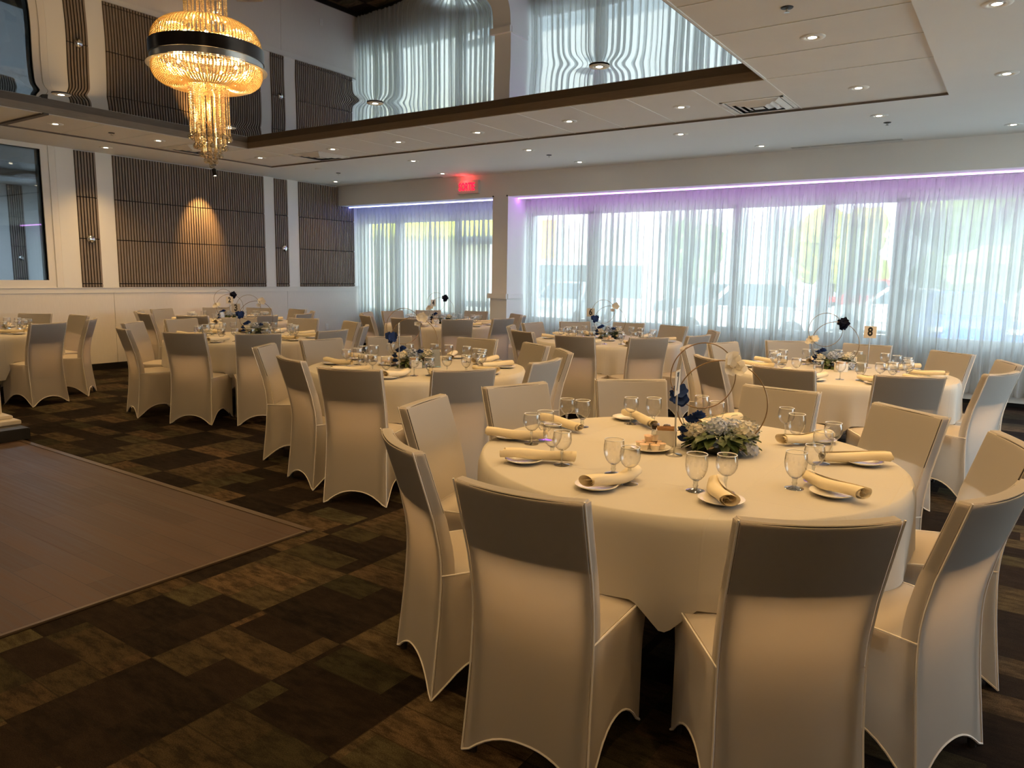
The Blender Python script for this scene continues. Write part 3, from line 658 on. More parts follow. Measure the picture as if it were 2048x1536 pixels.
for i in range(6):
    a = 2 * PI * i / 6; link('bulb', bulb, chd, (.15 * math.cos(a), .15 * math.sin(a), -.13))
CHC = (1.0, .64, .26)
for x, y in ((-6.5, -0.6), (-4.0, -0.6), (-1.4, 0.2), (1.2, 0.2), (-6.5, -3.2), (-4.0, -3.2), (-1.4, -2.6), (1.2, -2.6)): downlight(x, y, ZM - .018 if x < RX1 and y > RY0 else (ZT if x < HX1 and y > HY0 else ZC), 'added unseen fill downlight behind the camera', 'added fill downlights behind the camera', 0.62)  # added lamps out of view, fill light for the chair backs
for i in range(3):
    a = 2 * PI * i / 3 + .5
    add_light('chandelier_point_light', 'POINT', (CH[0] + .2 * math.cos(a), CH[1] + .2 * math.sin(a), 2.955 - .12), 2.6, CHC, shadow_soft_size=.03)
    add_light('chandelier_point_light', 'POINT', (CH[0] + .22 * math.cos(a + 1), CH[1] + .22 * math.sin(a + 1), 2.955 + .08), 1.3, CHC, shadow_soft_size=.03)
add_light('chandelier_point_light', 'POINT', (CH[0], CH[1], 2.955 - .34), 1.8, CHC, shadow_soft_size=.03)  # added inside the column to brighten the hanging strands, no bulb here

# ------------------------------------------------------------------ chairs
HB = 0.94
def lerp(a, b, t): return a + (b - a) * t
def interp(pts, z):
    for (z0, a), (z1, b) in zip(pts, pts[1:]):
        if z <= z1: return lerp(a, b, (z - z0) / (z1 - z0))
    return pts[-1][1]
YR = [(0, .065), (.15, .082), (.30, .098), (.45, .108), (.55, .104), (.68, .078), (.80, .042), (.94, 0.0)]
def yr(z): return interp(YR, z)
def hw(z): return interp([(0, .226), (.25, .216), (.5, .213), (.7, .215), (.94, .219)], z)
def bulge(z): return interp([(0, 0), (.47, 0), (.60, .004), (.70, .024), (.94, .030)], z)
def thick(z): return interp([(0, .05), (.47, .056), (.94, .048)], z)
ZS = .471; YF = .545
def hwf(z): return interp([(0, .214), (.3, .212), (.471, .222)], z)
def chair_cover():
    NS, NZ, HALF = 16, 18, 9
    S_ = [-1 + 2 * i / NS for i in range(NS + 1)]
    def hem(s, h, p=2.3): return .004 + h * max(0, 1 - abs(s / .93) ** p) if abs(s) < .93 else .004
    def rear(s, k):
        h = hem(s, .092); zt = HB - .007 * (1 - s * s) ; t = k / NZ
        z = h + (zt - h) * t if k > HALF else h + (ZS - h) * (k / HALF)
        if k > HALF: z = ZS + (zt - ZS) * ((k - HALF) / (NZ - HALF))
        return (s * hw(z), yr(z) - bulge(z) * (1 - s * s), z)
    def frontb(s, k):
        zt = HB - .007 * (1 - s * s); z = ZS + (zt - ZS) * ((k - HALF) / (NZ - HALF))
        return (s * hw(z), yr(z) + thick(z) - bulge(z) * .85 * (1 - s * s), z)
    w1 = thick(ZS) / (YF - yr(ZS)); W = [0, w1] + [w1 + (1 - w1) * i / 12 for i in range(1, 13)]
    def side(sg, wi, k):
        w = W[wi]; h = hem(2 * w - 1, .128); z = h + (ZS - h) * (k / HALF)
        x = lerp(hw(z), hwf(z), w) - .010 * math.sin(PI * w) * math.sin(PI * min(1, z / ZS))
        return (sg * x, lerp(yr(z), YF - .012 * (1 - z / ZS), w), z)
    def front(s, k):
        h = hem(s, .115); z = h + (ZS - h) * (k / HALF)
        return (s * hwf(z), YF - .012 * (1 - z / ZS) - .008 * (1 - s * s) * math.sin(PI * min(1, z / ZS)), z)
    def seat(s, wi):
        w = W[wi]; x = s * lerp(hw(ZS), hwf(ZS), w); y = lerp(yr(ZS), YF, w)
        q = max(0, min(1, (w - w1) / (1 - w1)))
        return (x, y, ZS + .020 * (1 - abs(s) ** 3) * min(1, 6 * q * (1 - q) ** .6))
    mb = MB()
    def patch(fn, U_, V_):
        mb.add([fn(u, v) for v in V_ for u in U_], [(j * len(U_) + i, j * len(U_) + i + 1, (j + 1) * len(U_) + i + 1, (j + 1) * len(U_) + i) for j in range(len(V_) - 1) for i in range(len(U_) - 1)])
    patch(rear, S_, list(range(NZ + 1))); patch(frontb, S_, list(range(HALF, NZ + 1)))
    for sg in (-1, 1):
        patch(lambda wi, k: side(sg, wi, k), list(range(len(W))), list(range(HALF + 1)))
        patch(lambda q, k: rear(sg, k) if q == 0 else frontb(sg, k), [0, 1], list(range(HALF, NZ + 1)))
    patch(front, S_, list(range(HALF + 1))); patch(seat, S_, list(range(1, len(W))))
    patch(lambda s, q: rear(s, NZ) if q == 0 else frontb(s, NZ), S_, [0, 1])
    cover = mb.mesh('cover', M['cover'], 50, weld=.0006, bevel=.007)
    hm = MB()
    hm.tube([rear(s, 0) for s in S_], .0042, 5).tube([front(s, 0) for s in S_], .0042, 5)
    for sg in (-1, 1): hm.tube([side(sg, i, 0) for i in range(len(W))], .0042, 5)
    hem_me = hm.mesh('hem', M['hem'], 60)
    sm = MB()
    for sg in (-1, 1):
        sm.tube([rear(sg, k) for k in range(0, NZ + 1)], .0034, 5); sm.tube([side(sg, i, HALF) for i in range(len(W))], .0034, 5)
    seam_me = sm.mesh('seam', M['hem'], 60)
    # what the stretch cover hides and what shows through it: back pad, seat cushion, frame
    pd = MB(); zs = [.705 + (.932 - .705) * i / 6 for i in range(7)]
    def pr_(s, z, f): return (s * (hw(z) - .006), yr(z) - (bulge(z) * (1 - s * s)) * (1 if not f else .85) + (.004 if not f else thick(z) - .004), z)
    for f in (0, 1): pd.grid(lambda a, b: pr_(2 * a - 1, lerp(.705, .930, b), f), 10, 6)
    for b in (0, 1): pd.grid(lambda a, q: pr_(2 * a - 1, lerp(.705, .930, b), 0) if q == 0 else pr_(2 * a - 1, lerp(.705, .930, b), 1), 10, 1)
    for sg in (-1, 1): pd.grid(lambda a, b: pr_(sg, lerp(.705, .930, b), 0) if a == 0 else pr_(sg, lerp(.705, .930, b), 1), 1, 6)
    pad_me = pd.mesh('backrest', M['pad'], 50, weld=.0006)
    cu = MB().grid(lambda a, b: ((2 * a - 1) * .203, lerp(.195, YF - .012, b), .462 + .019 * (1 - abs(2 * a - 1) ** 3) * min(1, 6 * b * (1 - b) ** .6)), 10, 10).box(-.203, .203, .195, YF - .012, .40, .462)
    cush_me = cu.mesh('seat', pbr('seat_cushion', (0.52, 0.47, 0.41), 0.9), 50)
    rl = MB().tube([(0, yr(z) + .018, z) for z in (0.0, .15, .3, .45, .55, .68, .80, .92)], .014, 8).mesh('rear_leg', M['chair_metal'], 60)
    flg = MB().tube([(0, YF - .03, 0), (0, YF - .03, .41)], [.010, .014], 8).mesh('front_leg', M['chair_metal'], 60)
    return cover, hem_me, seam_me, pad_me, cush_me, rl, flg
CHM = chair_cover()
def make_chair():
    t = thing('banquet_chair', '', 'chair')
    for nm, me in zip(('cover', 'hem', 'seam', 'backrest', 'seat'), CHM[:5]): link(nm, me, t)
    for sg in (-1, 1): link('rear_leg', CHM[5], t, (sg * .192, 0, 0)); link('front_leg', CHM[6], t, (sg * .190, 0, 0))
    return t
TABLES = [('T7', (-1.16, 3.03), [(-1.87, 1.96, -121), (-1.15, 1.7, -86), (-0.37, 1.96, -53), (0.015, 2.575, -20), (0.05, 3.47, 20), (-0.39, 4.02, 51), (-1.09, 4.33, 84), (-1.93, 4.08, 130), (-2.35, 3.43, 161), (-2.39, 2.68, -166)]),
 ('T5', (-4.1, 4.57), [(-5.23, 3.88, -147), (-4.29, 3.4, -106), (-3.55, 3.29, -67), (-2.96, 3.76, -32), (-2.83, 4.58, 3), (-3.1, 5.31, 45), (-3.6, 5.65, 62), (-4.36, 5.75, 97), (-5.14, 5.31, 138), (-5.35, 4.61, 172)]),
 ('T8', (-1.23, 6.7), [(-2.5, 6.39, -168), (-2.02, 5.64, -133), (-1.35, 5.34, -94), (-0.56, 5.47, -64), (-0.05, 6.13, -24), (-0.02, 7.0, 20), (-0.46, 7.66, 52), (-1.22, 7.98, 90), (-1.96, 7.82, 125), (-2.4, 7.1, 162)]),
 ('T6', (-4.14, 8.08), [(-5.21, 7.49, -154), (-4.61, 6.86, -114), (-3.84, 6.72, -79), (-3.15, 7.1, -40), (-2.87, 7.81, -11), (-2.98, 8.62, 32), (-3.73, 9.19, 73), (-4.43, 9.27, 101), (-5.07, 8.88, 133), (-5.37, 8.23, 177)]),
 ('T3', (-7.43, 5.33), [(-7.77, 4.02, -105), (-6.8, 4.13, -62), (-6.23, 4.59, -32), (-6.06, 5.42, 4), (-6.35, 6.18, 38), (-7.01, 6.6, 71), (-7.96, 6.6, 113), (-8.62, 6.06, 148), (-8.83, 5.33, 180), (-8.58, 4.56, -146)]),
 ('T4', (-7.42, 8.86), [(-8.58, 8.32, -155), (-7.93, 7.68, -113), (-7.1, 7.63, -76), (-6.42, 7.98, -42), (-6.14, 8.71, -7), (-6.28, 9.44, 27), (-6.72, 9.91, 56), (-7.73, 10.14, 104), (-8.45, 9.69, 141), (-8.68, 9.02, 173)]),
 ('T2', (-10.06, 6.88), [(-10.91, 5.91, -132), (-10.23, 5.63, -98), (-9.33, 5.81, -56), (-8.79, 6.57, -14), (-8.81, 7.31, 19), (-9.29, 7.9, 53), (-9.98, 8.17, 87), (-10.72, 7.94, 122), (-11.24, 7.46, 154), (-11.32, 6.51, -164)]),
 ('T1', (-10.23, 3.55), [(-9.0, 3.87, 15), (-9.45, 4.57, 53), (-10.29, 4.82, 93), (-10.99, 4.57, 127)])]
TNAME = {'T7': 'the nearest table', 'T5': 'the second nearest table', 'T8': 'table eight', 'T6': 'table six', 'T3': 'table three', 'T4': 'table four', 'T2': 'table two', 'T1': 'the left-edge table'}
def sides(pts, c):
    """for each (x, y): 'near' or 'far' side of the table as seen from the camera, and its place from the left on that side"""
    d = math.hypot(*c); out = {}
    for sd in ('near', 'far'):
        idx = [i for i, p in enumerate(pts) if ((p[0] * c[0] + p[1] * c[1]) / d < d) == (sd == 'near')]
        idx.sort(key=lambda i: bearing(pts[i][0], pts[i][1]))
        for k, i in enumerate(idx): out[i] = (sd, order_words(k, len(idx)))
    return out
chair0 = None
for tn, tc, chs in TABLES:
    so = sides(chs, tc)
    for i, (x, y, a) in enumerate(chs):
        sd, od = so[i]
        lab = f'white covered chair, {sd} side of {TNAME[tn]}, {od}'
        rz = math.radians(a + 90); ch_ = dup(chair0, (x, y, 0), rz) if chair0 else make_chair()
        if not chair0: chair0 = ch_; ch_.location = (x, y, 0); ch_.rotation_euler = (0, 0, rz)
        ch_['label'] = lab; ch_['group'] = 'chairs around ' + TNAME[tn]

# ------------------------------------------------------------------ tables and cloths
ZTOP, RT = .785, .895
tt = MB().lathe([(.001, .738), (RT - .012, .738), (RT - .004, .745), (RT - .004, .768), (RT - .012, .776), (.001, .776)], 64).mesh('tabletop', pbr('plywood_tabletop', (.35, .25, .16), .6), 40)
tl_ = MB().tube([(0, 0, 0), (.02, 0, .04), (0, 0, .40), (-.16, 0, .738)], .014, 8).mesh('leg', M['chair_metal'], 50)
def cloth_mesh(tc, chs, seed, skirt=.30):
    rnd = random.Random(seed); N = 288; angs = [math.atan2(c[1] - tc[1], c[0] - tc[0]) for c in chs]
    full = len(chs) > 8
    fk = [(rnd.uniform(5, 9), rnd.uniform(0, 6.3), rnd.uniform(.4, .8)), (rnd.uniform(11, 17), rnd.uniform(0, 6.3), rnd.uniform(.4, .7)), (rnd.uniform(19, 27), rnd.uniform(0, 6.3), .35)]
    radii = [.0, .2, .45, .7, .82, RT - .02, RT - .006]; rows = 10; v = []; f = []
    def ang_gap(th):
        return min(abs((th - a + PI) % (2 * PI) - PI) for a in angs)
    for r in radii[1:]:
        for i in range(N):
            th = 2 * PI * i / N; v.append((r * math.cos(th), r * math.sin(th), ZTOP - (.0015 if r > RT - .01 else 0)))
    for k in range(rows):
        t_ = (k + 1) / rows
        for i in range(N):
            th = 2 * PI * i / N; g = ang_gap(th)
            dip = max(0, min(1, (g - .20) / .10)); drop = (skirt - .012) + dip * (.10 if full else .2)
            w = sum(a * math.sin(round(n_) * th + p) for n_, p, a in fk); w = w / 1.2
            amp = .004 + .017 * t_ ** 1.2
            r = RT + .004 + .008 * min(1, t_ * 4) + amp * (w if w > 0 else w * .5) + .010 * t_ - .028 * dip * t_
            z = ZTOP - .006 - drop * t_
            v.append((r * math.cos(th), r * math.sin(th), z))
    v.append((0, 0, ZTOP)); c = len(v) - 1
    L = len(radii) - 1 + rows
    for i in range(N): f.append((c, i, (i + 1) % N))
    for j in range(L - 1):
        for i in range(N):
            q = (i + 1) % N; f.append((j * N + i, (j + 1) * N + i, (j + 1) * N + q, j * N + q))
    mb = MB(); mb.v = v; mb.f = f; mb.m = [0] * len(f); return mb
for k, (tn, tc, chs) in enumerate(TABLES):
    t = thing('banquet_table', f'round banquet table under the cloth of {TNAME[tn]}', 'table', (tc[0], tc[1], 0), k * .3, 'round banquet tables')
    link('tabletop', tt, t)
    for i in range(4): link('leg', tl_, t, (.55 * math.cos(PI / 2 * i + .4), .55 * math.sin(PI / 2 * i + .4), 0), PI / 2 * i + .4)
    o = cloth_mesh(tc, chs, k).build('tablecloth', M['cloth'], ang=70); o.location = (tc[0], tc[1], 0)
    tag(o, f'white linen tablecloth draped over {TNAME[tn]}', 'tablecloth', 'white round tablecloths')

# ------------------------------------------------------------------ place settings
plate_me = MB().lathe([(.001, .004), (.045, .004), (.055, .007), (.078, .016), (.080, .0185), (.078, .0195), (.054, .010), (.044, .0075), (.001, .0075)], 40).mesh('side_plate', M['china'], 50)
def napkin_mesh(seed, L=.27):
    rnd = random.Random(seed); nu, nv = 60, 16; turns = 3.1; a0, a1, a2 = rnd.uniform(-.03, .03), rnd.uniform(.6, 1.2), rnd.uniform(0, 6)
    def fn(a, b):
        th = a * turns * 2 * PI; rr = .002 + .028 * a ** .75
        y = (b - .5) * L; e = abs(2 * b - 1)
        y += math.copysign(.022 * (a - .4) * e ** 3, b - .5) + .010 * math.sin(th * .5 + a2) * e ** 4 * (1 if b > .5 else -1)
        fl = 1 + .10 * math.sin(9 * b + a2) * .5 + .10 * (e ** 2) * math.sin(th + a2)
        x = rr * fl * 1.18 * math.cos(th + .8 * b) + a0 * math.sin(PI * b); z = rr * fl * .78 * math.sin(th + .8 * b) + .024 + .004 * math.sin(6 * b + a1)
        return (x, y, z)
    return MB().grid(fn, nu, nv).mesh('rolled_napkin', M['napkin'], 80)
NAPK = [napkin_mesh(i) for i in range(5)]
def glass_parts(kind):
    if kind == 'goblet':
        bowl = [(.010, .040), (.020, .046), (.031, .060), (.0385, .080), (.0410, .098), (.0400, .118), (.0372, .139)]; rim = (.0372, .139)
        stem = [(.0085, .008), (.0075, .014), (.0105, .022), (.0080, .028), (.0095, .036), (.012, .041), (.001, .043)]; foot = [(.001, .0005), (.034, .0005), (.0345, .002), (.030, .0045), (.014, .0075), (.0085, .010), (.001, .011)]
    else:
        bowl = [(.006, .062), (.018, .066), (.030, .078), (.0375, .094), (.0395, .108), (.0380, .124), (.0345, .141)]; rim = (.0345, .141)
        stem = [(.0055, .006), (.0042, .015), (.0040, .040), (.0058, .052), (.0075, .055), (.0058, .059), (.0075, .063), (.001, .065)]; foot = [(.001, .0005), (.0325, .0005), (.033, .0018), (.028, .0035), (.010, .006), (.0055, .009), (.001, .010)]
    rp = [(rim[0] * math.cos(2 * PI * i / 32), rim[0] * math.sin(2 * PI * i / 32), rim[1]) for i in range(32)]
    return bowl, stem, foot, rp
GL = {}
for kd in ('goblet', 'wine'):
    b, s_, f_, rp = glass_parts(kd)
    GL[kd] = (MB().lathe(b, 28).mesh('bowl', M['glass'], 80), MB().lathe(s_, 16).mesh('stem', M['glass_stem'], 60), MB().lathe(f_, 28).mesh('foot', M['glass_stem'], 60), MB().tube(rp, .0018, 5, True).mesh('rim', M['rim_glint'], 80))
    one = MB(); one.lathe(b, 18, mi=0).lathe(s_, 10, mi=1).lathe(f_, 18, mi=1).tube(rp[::2], .0017, 5, True, mi=2)
    GL[kd + '_far'] = one.mesh(kd, [M['glass'], M['glass_stem'], M['rim_glint']], 60)
def put_glass(kd, x, y, lab, grp, near):
    nm = 'water_goblet' if kd == 'goblet' else 'wine_glass'
    if near:
        t = thing(nm, lab, 'glass', (x, y, ZTOP), 0, grp)
        for n_, me in zip(('bowl', 'stem', 'foot', 'rim'), GL[kd]): link(n_, me, t)
    else: tag(link(nm, GL[kd + '_far'], None, (x, y, ZTOP), 0), lab, 'glass', grp)
def put_setting(px, py, nx_, ny_, na, w, g, tn, sd, od, near, k):
    tail = f'{sd} side of {TNAME[tn]}, ' + (od + ' place' if od in ('leftmost', 'rightmost') else od.replace(' from', ' place from'))
    tag(link('side_plate', plate_me, None, (px, py, ZTOP)), f'small white plate, {tail}', 'plate', 'side plates on ' + TNAME[tn])
    n_ = link('rolled_napkin', NAPK[k % 5], None, (nx_, ny_, ZTOP + .012), math.radians(na - 90)); 
    n_.rotation_euler = (math.radians(-2.0), 0, math.radians(na - 90))
    tag(n_, f'rolled ivory napkin, {tail}', 'napkin', 'rolled napkins on ' + TNAME[tn])
    if w: put_glass('wine', w[0], w[1], f'thin-stemmed wine glass, {tail}', 'wine glasses on ' + TNAME[tn], near)
    if g: put_glass('goblet', g[0], g[1], f'short-stemmed water goblet, {tail}', 'water goblets on ' + TNAME[tn], near)
S7 = [((-1.945, 2.812), (-1.895, 2.80), 30, (-1.798, 2.78), (-1.79, 2.885)), ((-1.636, 2.477), (-1.585, 2.50), 34, (-1.492, 2.539), (-1.603, 2.645)), ((-1.218, 2.326), (-1.193, 2.396), 79, (-1.148, 2.455), (-1.26, 2.545)), ((-0.791, 2.437), (-0.802, 2.47), 118, (-0.821, 2.57), (-0.915, 2.521)), ((-0.496, 2.768), (-0.500, 2.80), 143, (-0.601, 2.933), (-0.632, 2.781)), ((-0.489, 3.341), (-0.51, 3.302), -147, (-0.638, 3.459), (-0.635, 3.24)), ((-0.740, 3.68), (-0.78, 3.605), -125, (-0.907, 3.72), (-0.826, 3.59)), ((-1.195, 3.82), (-1.244, 3.726), -112, (-1.37, 3.80), (-1.246, 3.68)), ((-1.71, 3.60), (-1.599, 3.52), -36, (-1.643, 3.50), (-1.55, 3.58)), ((-1.93, 3.215), (-1.866, 3.158), -17, (-1.884, 3.246), (-1.805, 3.269))]
tc7 = TABLES[0][1]; so = sides([s[0] for s in S7], tc7)
for k, s in enumerate(S7): put_setting(s[0][0], s[0][1], s[1][0], s[1][1], s[2], s[3], s[4], 'T7', so[k][0], so[k][1], True, k)
for ti, (tn, tc, chs) in enumerate(TABLES[1:]):
    rnd = random.Random(100 + ti); P = []
    for c in chs:
        a = math.atan2(c[1] - tc[1], c[0] - tc[0]) + rnd.uniform(-.05, .05); P.append((tc[0] + .735 * math.cos(a), tc[1] + .735 * math.sin(a), a))
    so = sides(P, tc)
    for k, (x, y, a) in enumerate(P):
        pol = lambda r, d: (tc[0] + r * math.cos(a + d), tc[1] + r * math.sin(a + d))
        na = math.degrees(a) + 180 + rnd.uniform(-28, 28); nn = pol(.665, rnd.uniform(-.02, .06)); wj = pol(.555 + rnd.uniform(-.03, .03), .20 + rnd.uniform(-.04, .06)); gj = pol(.53 + rnd.uniform(-.03, .03), -.02 + rnd.uniform(-.16, .02))
        put_setting(x, y, nn[0], nn[1], na, wj, gj, tn, so[k][0], so[k][1], False, k + ti)

# ------------------------------------------------------------------ centrepieces
def leaf_geo(mb, base, az, el, L, W, curl=.5, mi=0):
    Mx = Matrix.Translation(base) @ Matrix.Rotation(az, 4, 'Z') @ Matrix.Rotation(-el, 4, 'Y')
    mb.grid(lambda a, b: (L * a, W * (2 * b - 1) * math.sin(PI * min(.98, a * .93 + .05)) ** .8, -curl * L * a * a * .5 + .25 * W * abs(2 * b - 1)), 6, 4, Mx, mi)
def floret(mb, p, nrm, r, n=5, mi=0):
    q = Vector(nrm).to_track_quat('Z', 'Y').to_matrix().to_4x4(); Mx = Matrix.Translation(p) @ q
    for i in range(n):
        a = 2 * PI * i / n; m2 = Mx @ Matrix.Rotation(a, 4, 'Z')
        mb.grid(lambda u, v: (r * u, r * .52 * (2 * v - 1) * math.sin(PI * (.12 + .80 * u)), r * .35 * u * u), 3, 2, m2, mi)
def rose_geo(mb, p, r, rnd, mi=0):
    for k in range(11):
        rr = r * (.25 + .75 * k / 10); a = k * 2.4; h = r * (1.15 - .55 * k / 10)
        Mx = Matrix.Translation(p) @ Matrix.Rotation(a, 4, 'Z')
        mb.grid(lambda u, v: (rr * (.45 + .55 * math.sin(u * PI / 2)) * math.cos((v - .5) * 2.1), rr * math.sin((v - .5) * 2.1) * (.5 + .5 * u), h * u * (1 - .25 * (2 * v - 1) ** 2) - r * .35), 4, 6, Mx, mi)
def hydrangea(mb, c, r, n, rnd, fr=.014, mi=0):
    for k in range(n):
        z = 1 - 1.5 * (k + .5) / n; t_ = k * 2.39996; q = math.sqrt(max(0, 1 - z * z)); d = Vector((q * math.cos(t_), q * math.sin(t_), z))
        floret(mb, Vector(c) + d * r * rnd.uniform(.9, 1.08), d + Vector((rnd.uniform(-.3, .3), rnd.uniform(-.3, .3), 0)), fr * rnd.uniform(.8, 1.2), 4, mi)
def circle_pts(r, c, n=56): return [(c[0] + r * math.cos(2 * PI * i / n), c[1], c[2] + r * math.sin(2 * PI * i / n)) for i in range(n)]
def centrepiece(variant):
    """local frame: x to the right as seen, y away from the camera, z up"""
    rnd = random.Random(variant); out = []
    w = variant in (1, 2)                   # white bloom high on the right, dark one low on the left
    R1, C1 = .195, (.0, 0, .215); R2, C2 = .148, (-.085, .02, .335)
    out.append(('arch_hoop', MB().tube(circle_pts(R1, C1), .0030, 6, True).mesh('arch_hoop', M['gold'], 80)))
    tilt = Matrix.Translation(C2) @ Matrix.Rotation(.35, 4, 'Z')
    out.append(('small_hoop', MB().tube(circle_pts(R2, (0, 0, 0)), .0026, 6, True, M=tilt).mesh('small_hoop', M['gold'], 80)))
    hi, low = ((.052, .0, .40), (-.19, 0, .24))
    def big_orchid(p, mat, nm, dense):
        mb = MB()
        for k in range(5): floret(mb, (p[0] + rnd.uniform(-.03, .03), p[1] - .010 * k, p[2] + rnd.uniform(-.022, .028)), (rnd.uniform(-.9, .9), -1, rnd.uniform(-.3, .9)), .036, 5)
        for k in range(dense): floret(mb, (p[0] + rnd.uniform(-.03, .03), p[1] - .01, p[2] + rnd.uniform(-.04, .03)), (rnd.uniform(-.8, .8), -1, rnd.uniform(-.8, .5)), .024, 5)
        leaf_geo(mb, Vector(p), rnd.uniform(0, 6), .8, .06, .008); out.append((nm, mb.mesh(nm, mat, 60)))
    if w: big_orchid(hi, M['petal_white'], 'high_blossom', 3); big_orchid(low, M['navy'], 'low_blossom', 4)
    else: big_orchid(hi, M['black_petal'], 'high_blossom', 4); big_orchid(low, M['petal_white'], 'low_blossom', 2)
    out.append(('stem', MB().tube([(low[0], low[1], low[2] - .02), (-.16, .01, .12), (-.10, 0, .03)], .002, 5).mesh('stem', M['petal_white'], 60)))
    out.append(('vase', MB().lathe([(.001, .001), (.085, .001), (.10, .02), (.095, .035), (.001, .04)], 24).mesh('vase', M['pot'], 50)))
    lf = MB()
    for k in range(90 if variant == 1 else 50):
        a = rnd.uniform(0, 2 * PI); leaf_geo(lf, Vector((.07 * math.cos(a), .06 * math.sin(a), rnd.uniform(.03, .085))), a + rnd.uniform(-.4, .4), rnd.uniform(-.35, .6), rnd.uniform(.07, .115), rnd.uniform(.018, .030), rnd.uniform(.3, 1.1))
    out.append(('foliage', lf.mesh('foliage', M['leaf'] if variant in (1, 3) else M['leaf'], 70)))
    sp_ = MB()
    for k in range(26):
        a = rnd.uniform(0, 2 * PI); b0 = Vector((.06 * math.cos(a), .05 * math.sin(a), .05)); d = Vector((math.cos(a), math.sin(a) * .8, rnd.uniform(.3, 1.1))).normalized()
        for j in range(5): leaf_geo(sp_, b0 + d * (.03 + .022 * j), a + (1.2 if j % 2 else -1.2), .5, .028, .007)
    out.append(('eucalyptus_sprig', sp_.mesh('eucalyptus_sprig', M['leaf_pale'], 70)))
    def heads(nm, mat, lst):
        for fn in lst:
            mb = MB(); fn(mb); out.append((nm, mb.mesh(nm, mat, 70)))
    heads('white_hydrangea', M['petal_white'], [lambda m: hydrangea(m, (-.115, -.015, .075), .042, 46, rnd, .017), lambda m: hydrangea(m, (.115, .03, .085), .05, 40, rnd, .018)])
    heads('pale_blue_blossom', M['paleblue'], [lambda m: hydrangea(m, (-.01, .0, .105), .042, 46, rnd, .011), lambda m: hydrangea(m, (.13, -.07, .03), .035, 36, rnd, .011), lambda m: hydrangea(m, (.06, .04, .10), .040, 30, rnd, .011)])
    cr = [((.095, -.085, .04), .026), ((-.04, -.095, .035), .022), ((-.15, .02, .05), .026)] + ([((.02, -.08, .07), .024), ((-.09, -.07, .06), .024)] if variant != 1 else [])
    heads('cream_rose', M['cream'], [lambda m, q=q: rose_geo(m, Vector(q[0]), q[1], rnd) for q in cr])
    nr = [((-.125, .02, .130), .036), ((-.150, -.02, .090), .036), ((-.095, .03, .150), .034), ((-.155, -.045, .055), .030)] + ([((.05, .02, .12), .034), ((.0, .03, .125), .03)] if variant == 2 else [])
    heads('navy_rose', M['navy'], [lambda m, q=q: rose_geo(m, Vector(q[0]), q[1], rnd) for q in nr])
    return out
CPM = {v: centrepiece(v) for v in (1, 2, 3)}
PARTLAB = {'navy_rose': 'dark navy rose', 'cream_rose': 'cream rose', 'white_hydrangea': 'white hydrangea head', 'pale_blue_blossom': 'pale blue blossom'}
def put_centre(tn, v, x, y, lab):
    t = thing('floral_centrepiece', lab, 'centrepiece', (x, y, ZTOP), -bearing(x, y) + math.atan2(-F.x, F.y), 'hooped floral centrepieces')
    for nm, me in CPM[v]:
        o = link(nm, me, t)
        if nm in PARTLAB: o['label'] = PARTLAB[nm]
put_centre('T7', 1, -1.06, 3.19, 'gold hooped centrepiece with green leaves on the nearest table')
put_centre('T5', 2, -4.14, 4.57, 'gold hooped centrepiece with dark roses on the second nearest table')
put_centre('T8', 3, -1.33, 6.97, 'gold hooped centrepiece on table 8 with a black bloom above')
put_centre('T6', 2, -4.26, 8.35, 'gold hooped centrepiece beside the 6 card')
put_centre('T3', 2, -7.66, 5.62, 'gold hooped centrepiece beside the 3 card')
put_centre('T4', 3, -7.55, 8.98, 'gold hooped centrepiece beside the 4 card')
put_centre('T2', 3, -10.12, 6.95, 'gold hooped centrepiece beside the 2 card')

rod_me = MB().tube([(0, 0, .006), (0, 0, .268)], .0042, 8).tube([(.0 + .009 * math.cos(a), 0, .277 + .010 * math.sin(a)) for a in [i * .45 - 1.57 for i in range(22)]], .0016, 6).mesh('rod', M['steel'], 60)
base_me = MB().lathe([(.001, .0005), (.036, .0005), (.036, .003), (.010, .006), (.004, .010), (.001, .010)], 28).mesh('base', M['steel'], 50)
card_me = MB().box(-.050, .050, -.001, .001, .268, .374).mesh('card', M['paper'], 0)
def number_stand(n, x, y, yaw, lab):
    t = thing('number_stand', lab, 'table number', (x, y, ZTOP), yaw, 'table number stands')
    link('base', base_me, t); link('rod', rod_me, t); c = link('card', card_me, t)
    text_mesh('numeral', n, .105, M['ink'], c, (0, -.0014, .322), (PI / 2, 0, 0), .78, .004, .0003)
def facing(x, y, off=0): return -bearing(x, y) + math.atan2(-F.x, F.y) + math.radians(off)
for n, x, y, off, lab in (('7', -1.19, 2.99, 79, 'number card turned edge-on on the nearest table'), ('5', -4.13, 4.38, 84, 'number card turned edge-on on the second nearest table'), ('8', -1.09, 7.20, 6, 'card with the number 8 on a thin steel stand'),
        ('6', -4.50, 8.28, 4, 'card with the number 6 on a thin steel stand'), ('3', -7.86, 5.48, -4, 'card with the number 3 on a thin steel stand'), ('4', -7.62, 8.86, 40, 'card with the number 4 on a thin steel stand'), ('2', -10.05, 6.90, 8, 'card with the number 2 on a thin steel stand')):
    number_stand(n, x, y, facing(x, y, off), lab)

